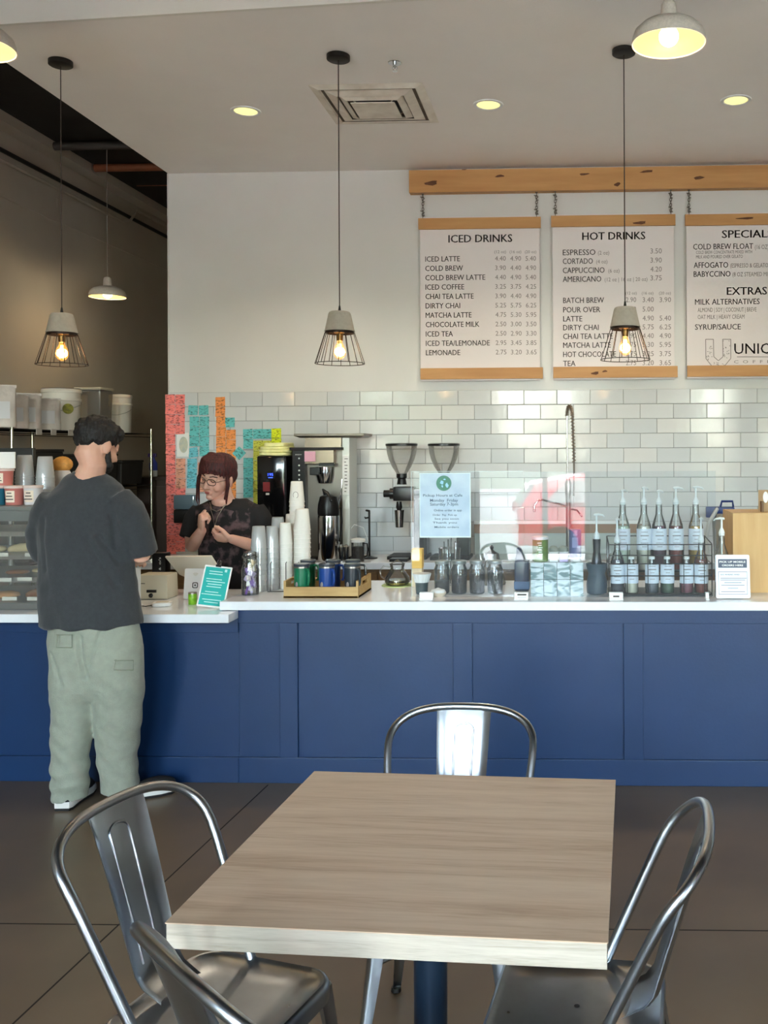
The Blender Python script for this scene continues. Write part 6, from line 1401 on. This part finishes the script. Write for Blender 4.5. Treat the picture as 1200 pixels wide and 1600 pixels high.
# trousers, shoes (behind the bar)
b = MB(); ringstack(b, [brow(1010, 314, 404, .11), brow(960, 312, 406, .118), brow(930, 314, 404, .11)]); b.tube([b_(335, 1000, 0), b_(333, 1060, 0), b_(333, 1130, 0)], [.088, .072, .062], 16); b.tube([b_(382, 1000, 0), b_(384, 1060, 0), b_(384, 1130, 0)], [.088, .072, .062], 16); remesh(b, 'trousers', mat('black_denim', (24, 24, 28), .85), .009, ba, 3)
for px in (333, 384): b = MB(); q = b_(px, 1130); b.ell((q.x, -.05, .042), (.045, .13, .042)); b.bend(lambda p: (p[0], p[1], max(p[2], 0.001))); b.build('shoe', m_sh, ba)
# face details
T = Matrix.Translation(hb_) @ Rb.to_4x4() @ Matrix.Scale(1.07, 4)
def fm(b): b.X = T; return b
m_lash = mat('dark_lash', (58, 36, 34), .7); m_lip = mat('rose_lip', (176, 98, 94), .5); m_gl = mat('dark_glasses_frame', (70, 56, 54), .3, metal=.4)
b = fm(MB())
for q in (-1, 1): b.tube([(.018 * q, .086, .012), (.030 * q, .0885, .006), (.043 * q, .080, .011)], .0018, 5)
b.build('eyelashes', m_lash, ba)
b = fm(MB())
for q in (-1, 1): b.tube([(.014 * q, .092, .034), (.032 * q, .088, .040), (.050 * q, .074, .034)], .0028, 6)
b.build('eyebrows', m_lash, ba)
b = fm(MB()); b.ell((0, .0925, -.0560), (.017, .005, .0032)); b.ell((0, .0915, -.0625), (.015, .005, .0040)); b.build('lips', m_lip, ba)
b = fm(MB())
for q in (-1, 1):
    b.tube([(.031 * q + .025 * math.copysign(abs(math.cos(a)) ** .8, math.cos(a)), .103 - .10 * abs(.031 * q + .025 * math.cos(a)) ** 1.4 * 3, .010 + .017 * math.sin(a)) for a in [2 * PI * k / 24 for k in range(24)]], .0019, 6, True)
    b.tube([(.056 * q, .094, .014), (.074 * q, .05, .014), (.079 * q, .0, .008)], .0016, 5)
b.tube([(-.007, .104, .014), (0, .106, .017), (.007, .104, .014)], .0018, 5); b.build('glasses', m_gl, ba)
# hair: cap with fringe, bun at the nape, loose strands
m_h2 = hairmat('auburn_hair', (92, 38, 38), (38, 18, 22))
b = fm(MB()); b.ell((0, -.026, .046), (.084, .098, .086), seg=28, n=18); b.ell((.0, -.09, .0), (.045, .04, .05))
for q in (-1, 1): b.ell((.072 * q, -.034, .018), (.016, .042, .045))
# fringe swept over the forehead
for k in range(15):
    u = (k - 7) / 7; x = .074 * u; yb4 = math.sqrt(max(.0, 1 - (x / .088) ** 2))
    drop = .052 - .012 * u * u - .020 * abs(u) ** 3 - (.022 * u if u > 0 else -.010 * -u) + .003 * (k % 3)
    b.tube([(x * .5, .012, .128), (x * .8, .052 * yb4 + .02, .105), (x * .98, .084 * yb4 + .004, .072), (x * 1.04 + .003, .090 * yb4 + .004, drop)], [.017, .014, .010, .005], 8, ends=True)
b.X = None; remesh(b, 'hair', m_h2, .0045, ba, 2, lambda p: .0022 * noise.noise(Vector((p.x * 110, p.y * 110, p.z * 22))))
b = fm(MB())
for q, dx in ((-1, 0), (1, 0), (-1, .007), (1, .008)):
    P = [(q * .078, .030, .040), (q * (.088 + dx), .038, -.01), (q * (.086 + dx), .046, -.06), (q * (.078 + dx * 2), .052, -.115 - (.02 if q > 0 else 0)), (q * (.070 + dx), .058, -.135 - (.03 if q > 0 else 0))]
    b.tube(P, [.008, .008, .007, .005, .001], 6)
b.build('loose_strands', m_h2, ba, 60)
# ================================================================ outside the shop windows (seen in the reflections)
YO = YF - .15
m_asph = mat('asphalt', (150, 147, 142), .9, var=.1, scale=3)
struct(MB().lo((-30, YO - 45, -.47), (30, YO - 2.5, -.37)).build('ground_outside', m_asph, None, 0))
struct(MB().lo((-30, YO - 2.6, -.37), (30, YO, -.02)).build('trim_7', mat('pale_pavement', (204, 200, 194), .9), None, 0))
m_red = mat('red_car_paint', (190, 30, 50), .25, coat=.8); m_cg = mat('car_glass', (40, 48, 54), .05, coat=.5); m_tyre = mat('tyre', (22, 22, 22), .8)
t = thing('hatchback_car', 'red hatchback parked outside, mirrored in the glass screen', 'car', (1.0, -8.6, -.37), PI / 2 - .12)
def car(): 
    w = .88
    prof = [(-2.1, .25), (-2.12, .62), (-1.95, .95), (-1.2, 1.03), (-.55, 1.50), (.9, 1.56), (1.75, 1.40), (2.05, .98), (2.1, .30)]
    b = MB(); b.rings([[Vector((sx_ * (w if z < 1.05 else w - .22 * (z - 1.05) / .5), y, z)) for y, z in prof] for sx_ in (-1, -.98, .98, 1)]); b.build('body', m_red, t, 30, .03)
    b = MB(); b.rings([[Vector((x, y, z)) for x, z in ((-.74, 1.02), (.74, 1.02), (.62, 1.38), (-.62, 1.38))] for y in (1.78, 2.06)]); b.bend(lambda p: (p[0], p[1] - (p[2] - 1.02) * .55, p[2])); b.build('rear_window', m_cg, t, 0)
    b = MB()
    for s in (-1, 1): b.rings([[Vector((s * (w - .02 - .20 * (z - 1.05) / .5 + e), y, z)) for y, z in ((-1.0, 1.06), (-.45, 1.42), (1.2, 1.46), (1.6, 1.06))] for e in (0, .03)])
    b.build('side_windows', m_cg, t, 0)
    for x in (-.80, .80):
        for y in (-1.35, 1.35): MB().cyl((x - .11, y, .32), (x + .11, y, .32), .32, 20).build('wheel', m_tyre, t)
    b = MB(); [b.lo((s * .55 - .02, -.4, 1.57), (s * .55 + .02, 1.1, 1.60)) for s in (-1, 1)]; b.build('roof_rails', m_black, t, 0)
    b = MB(); [b.lo((s * .78 - .07, 1.98, .82), (s * .78 + .07, 2.10, 1.0)) for s in (-1, 1)]; b.build('tail_lights', mat('tail_light', (150, 20, 24), .3), t, 0)
    MB().lo((-.26, 2.10, .62), (.26, 2.12, .74)).build('number_plate', m_paper, t, 0)
car()
m_leafg = mat('tree_foliage', (86, 112, 62), .8, var=.3, scale=6); m_trunk = mat('trunk', (110, 88, 66), .9)
def tree(x, y, h, r, lab, k):
    t = thing('tree', lab, 'tree', (x, y, -.37), 0, 'street trees outside'); rr = random.Random(k)
    MB().tube([(0, 0, 0), (.05, 0, h * .4), (0, 0, h * .8)], [.16, .12, .06], 8).build('trunk', m_trunk, t)
    b = MB()
    for _ in range(26):
        a, q, z = rr.uniform(0, 2 * PI), rr.uniform(0, r), rr.uniform(.45, 1) * h; s = rr.uniform(.35, .6) * r; b.ell((q * math.cos(a), q * math.sin(a), z), (s, s, s * .8), seg=9, n=6)
    b.bend(lambda p: Vector(p) + Vector(noise.noise_vector(Vector(p) * 2.2)) * .22).build('crown', m_leafg, t, 0)
tree(-4.6, -17, 4.6, 1.6, 'leafy street tree outside, at the left of the window reflections', 1); tree(2.6, -19, 5.0, 1.8, 'leafy street tree outside, beyond the red car', 2); tree(-9.5, -20, 5.4, 2.0, 'leafy street tree furthest left outside', 3); tree(8, -17, 4.8, 1.7, 'leafy street tree furthest right outside', 4)
struct(MB().lo((-30, -34, -.1), (30, -33, 1.9)).build('wall_street', mat('far_hedge', (120, 126, 112), .9, var=.3, scale=1), None, 0))
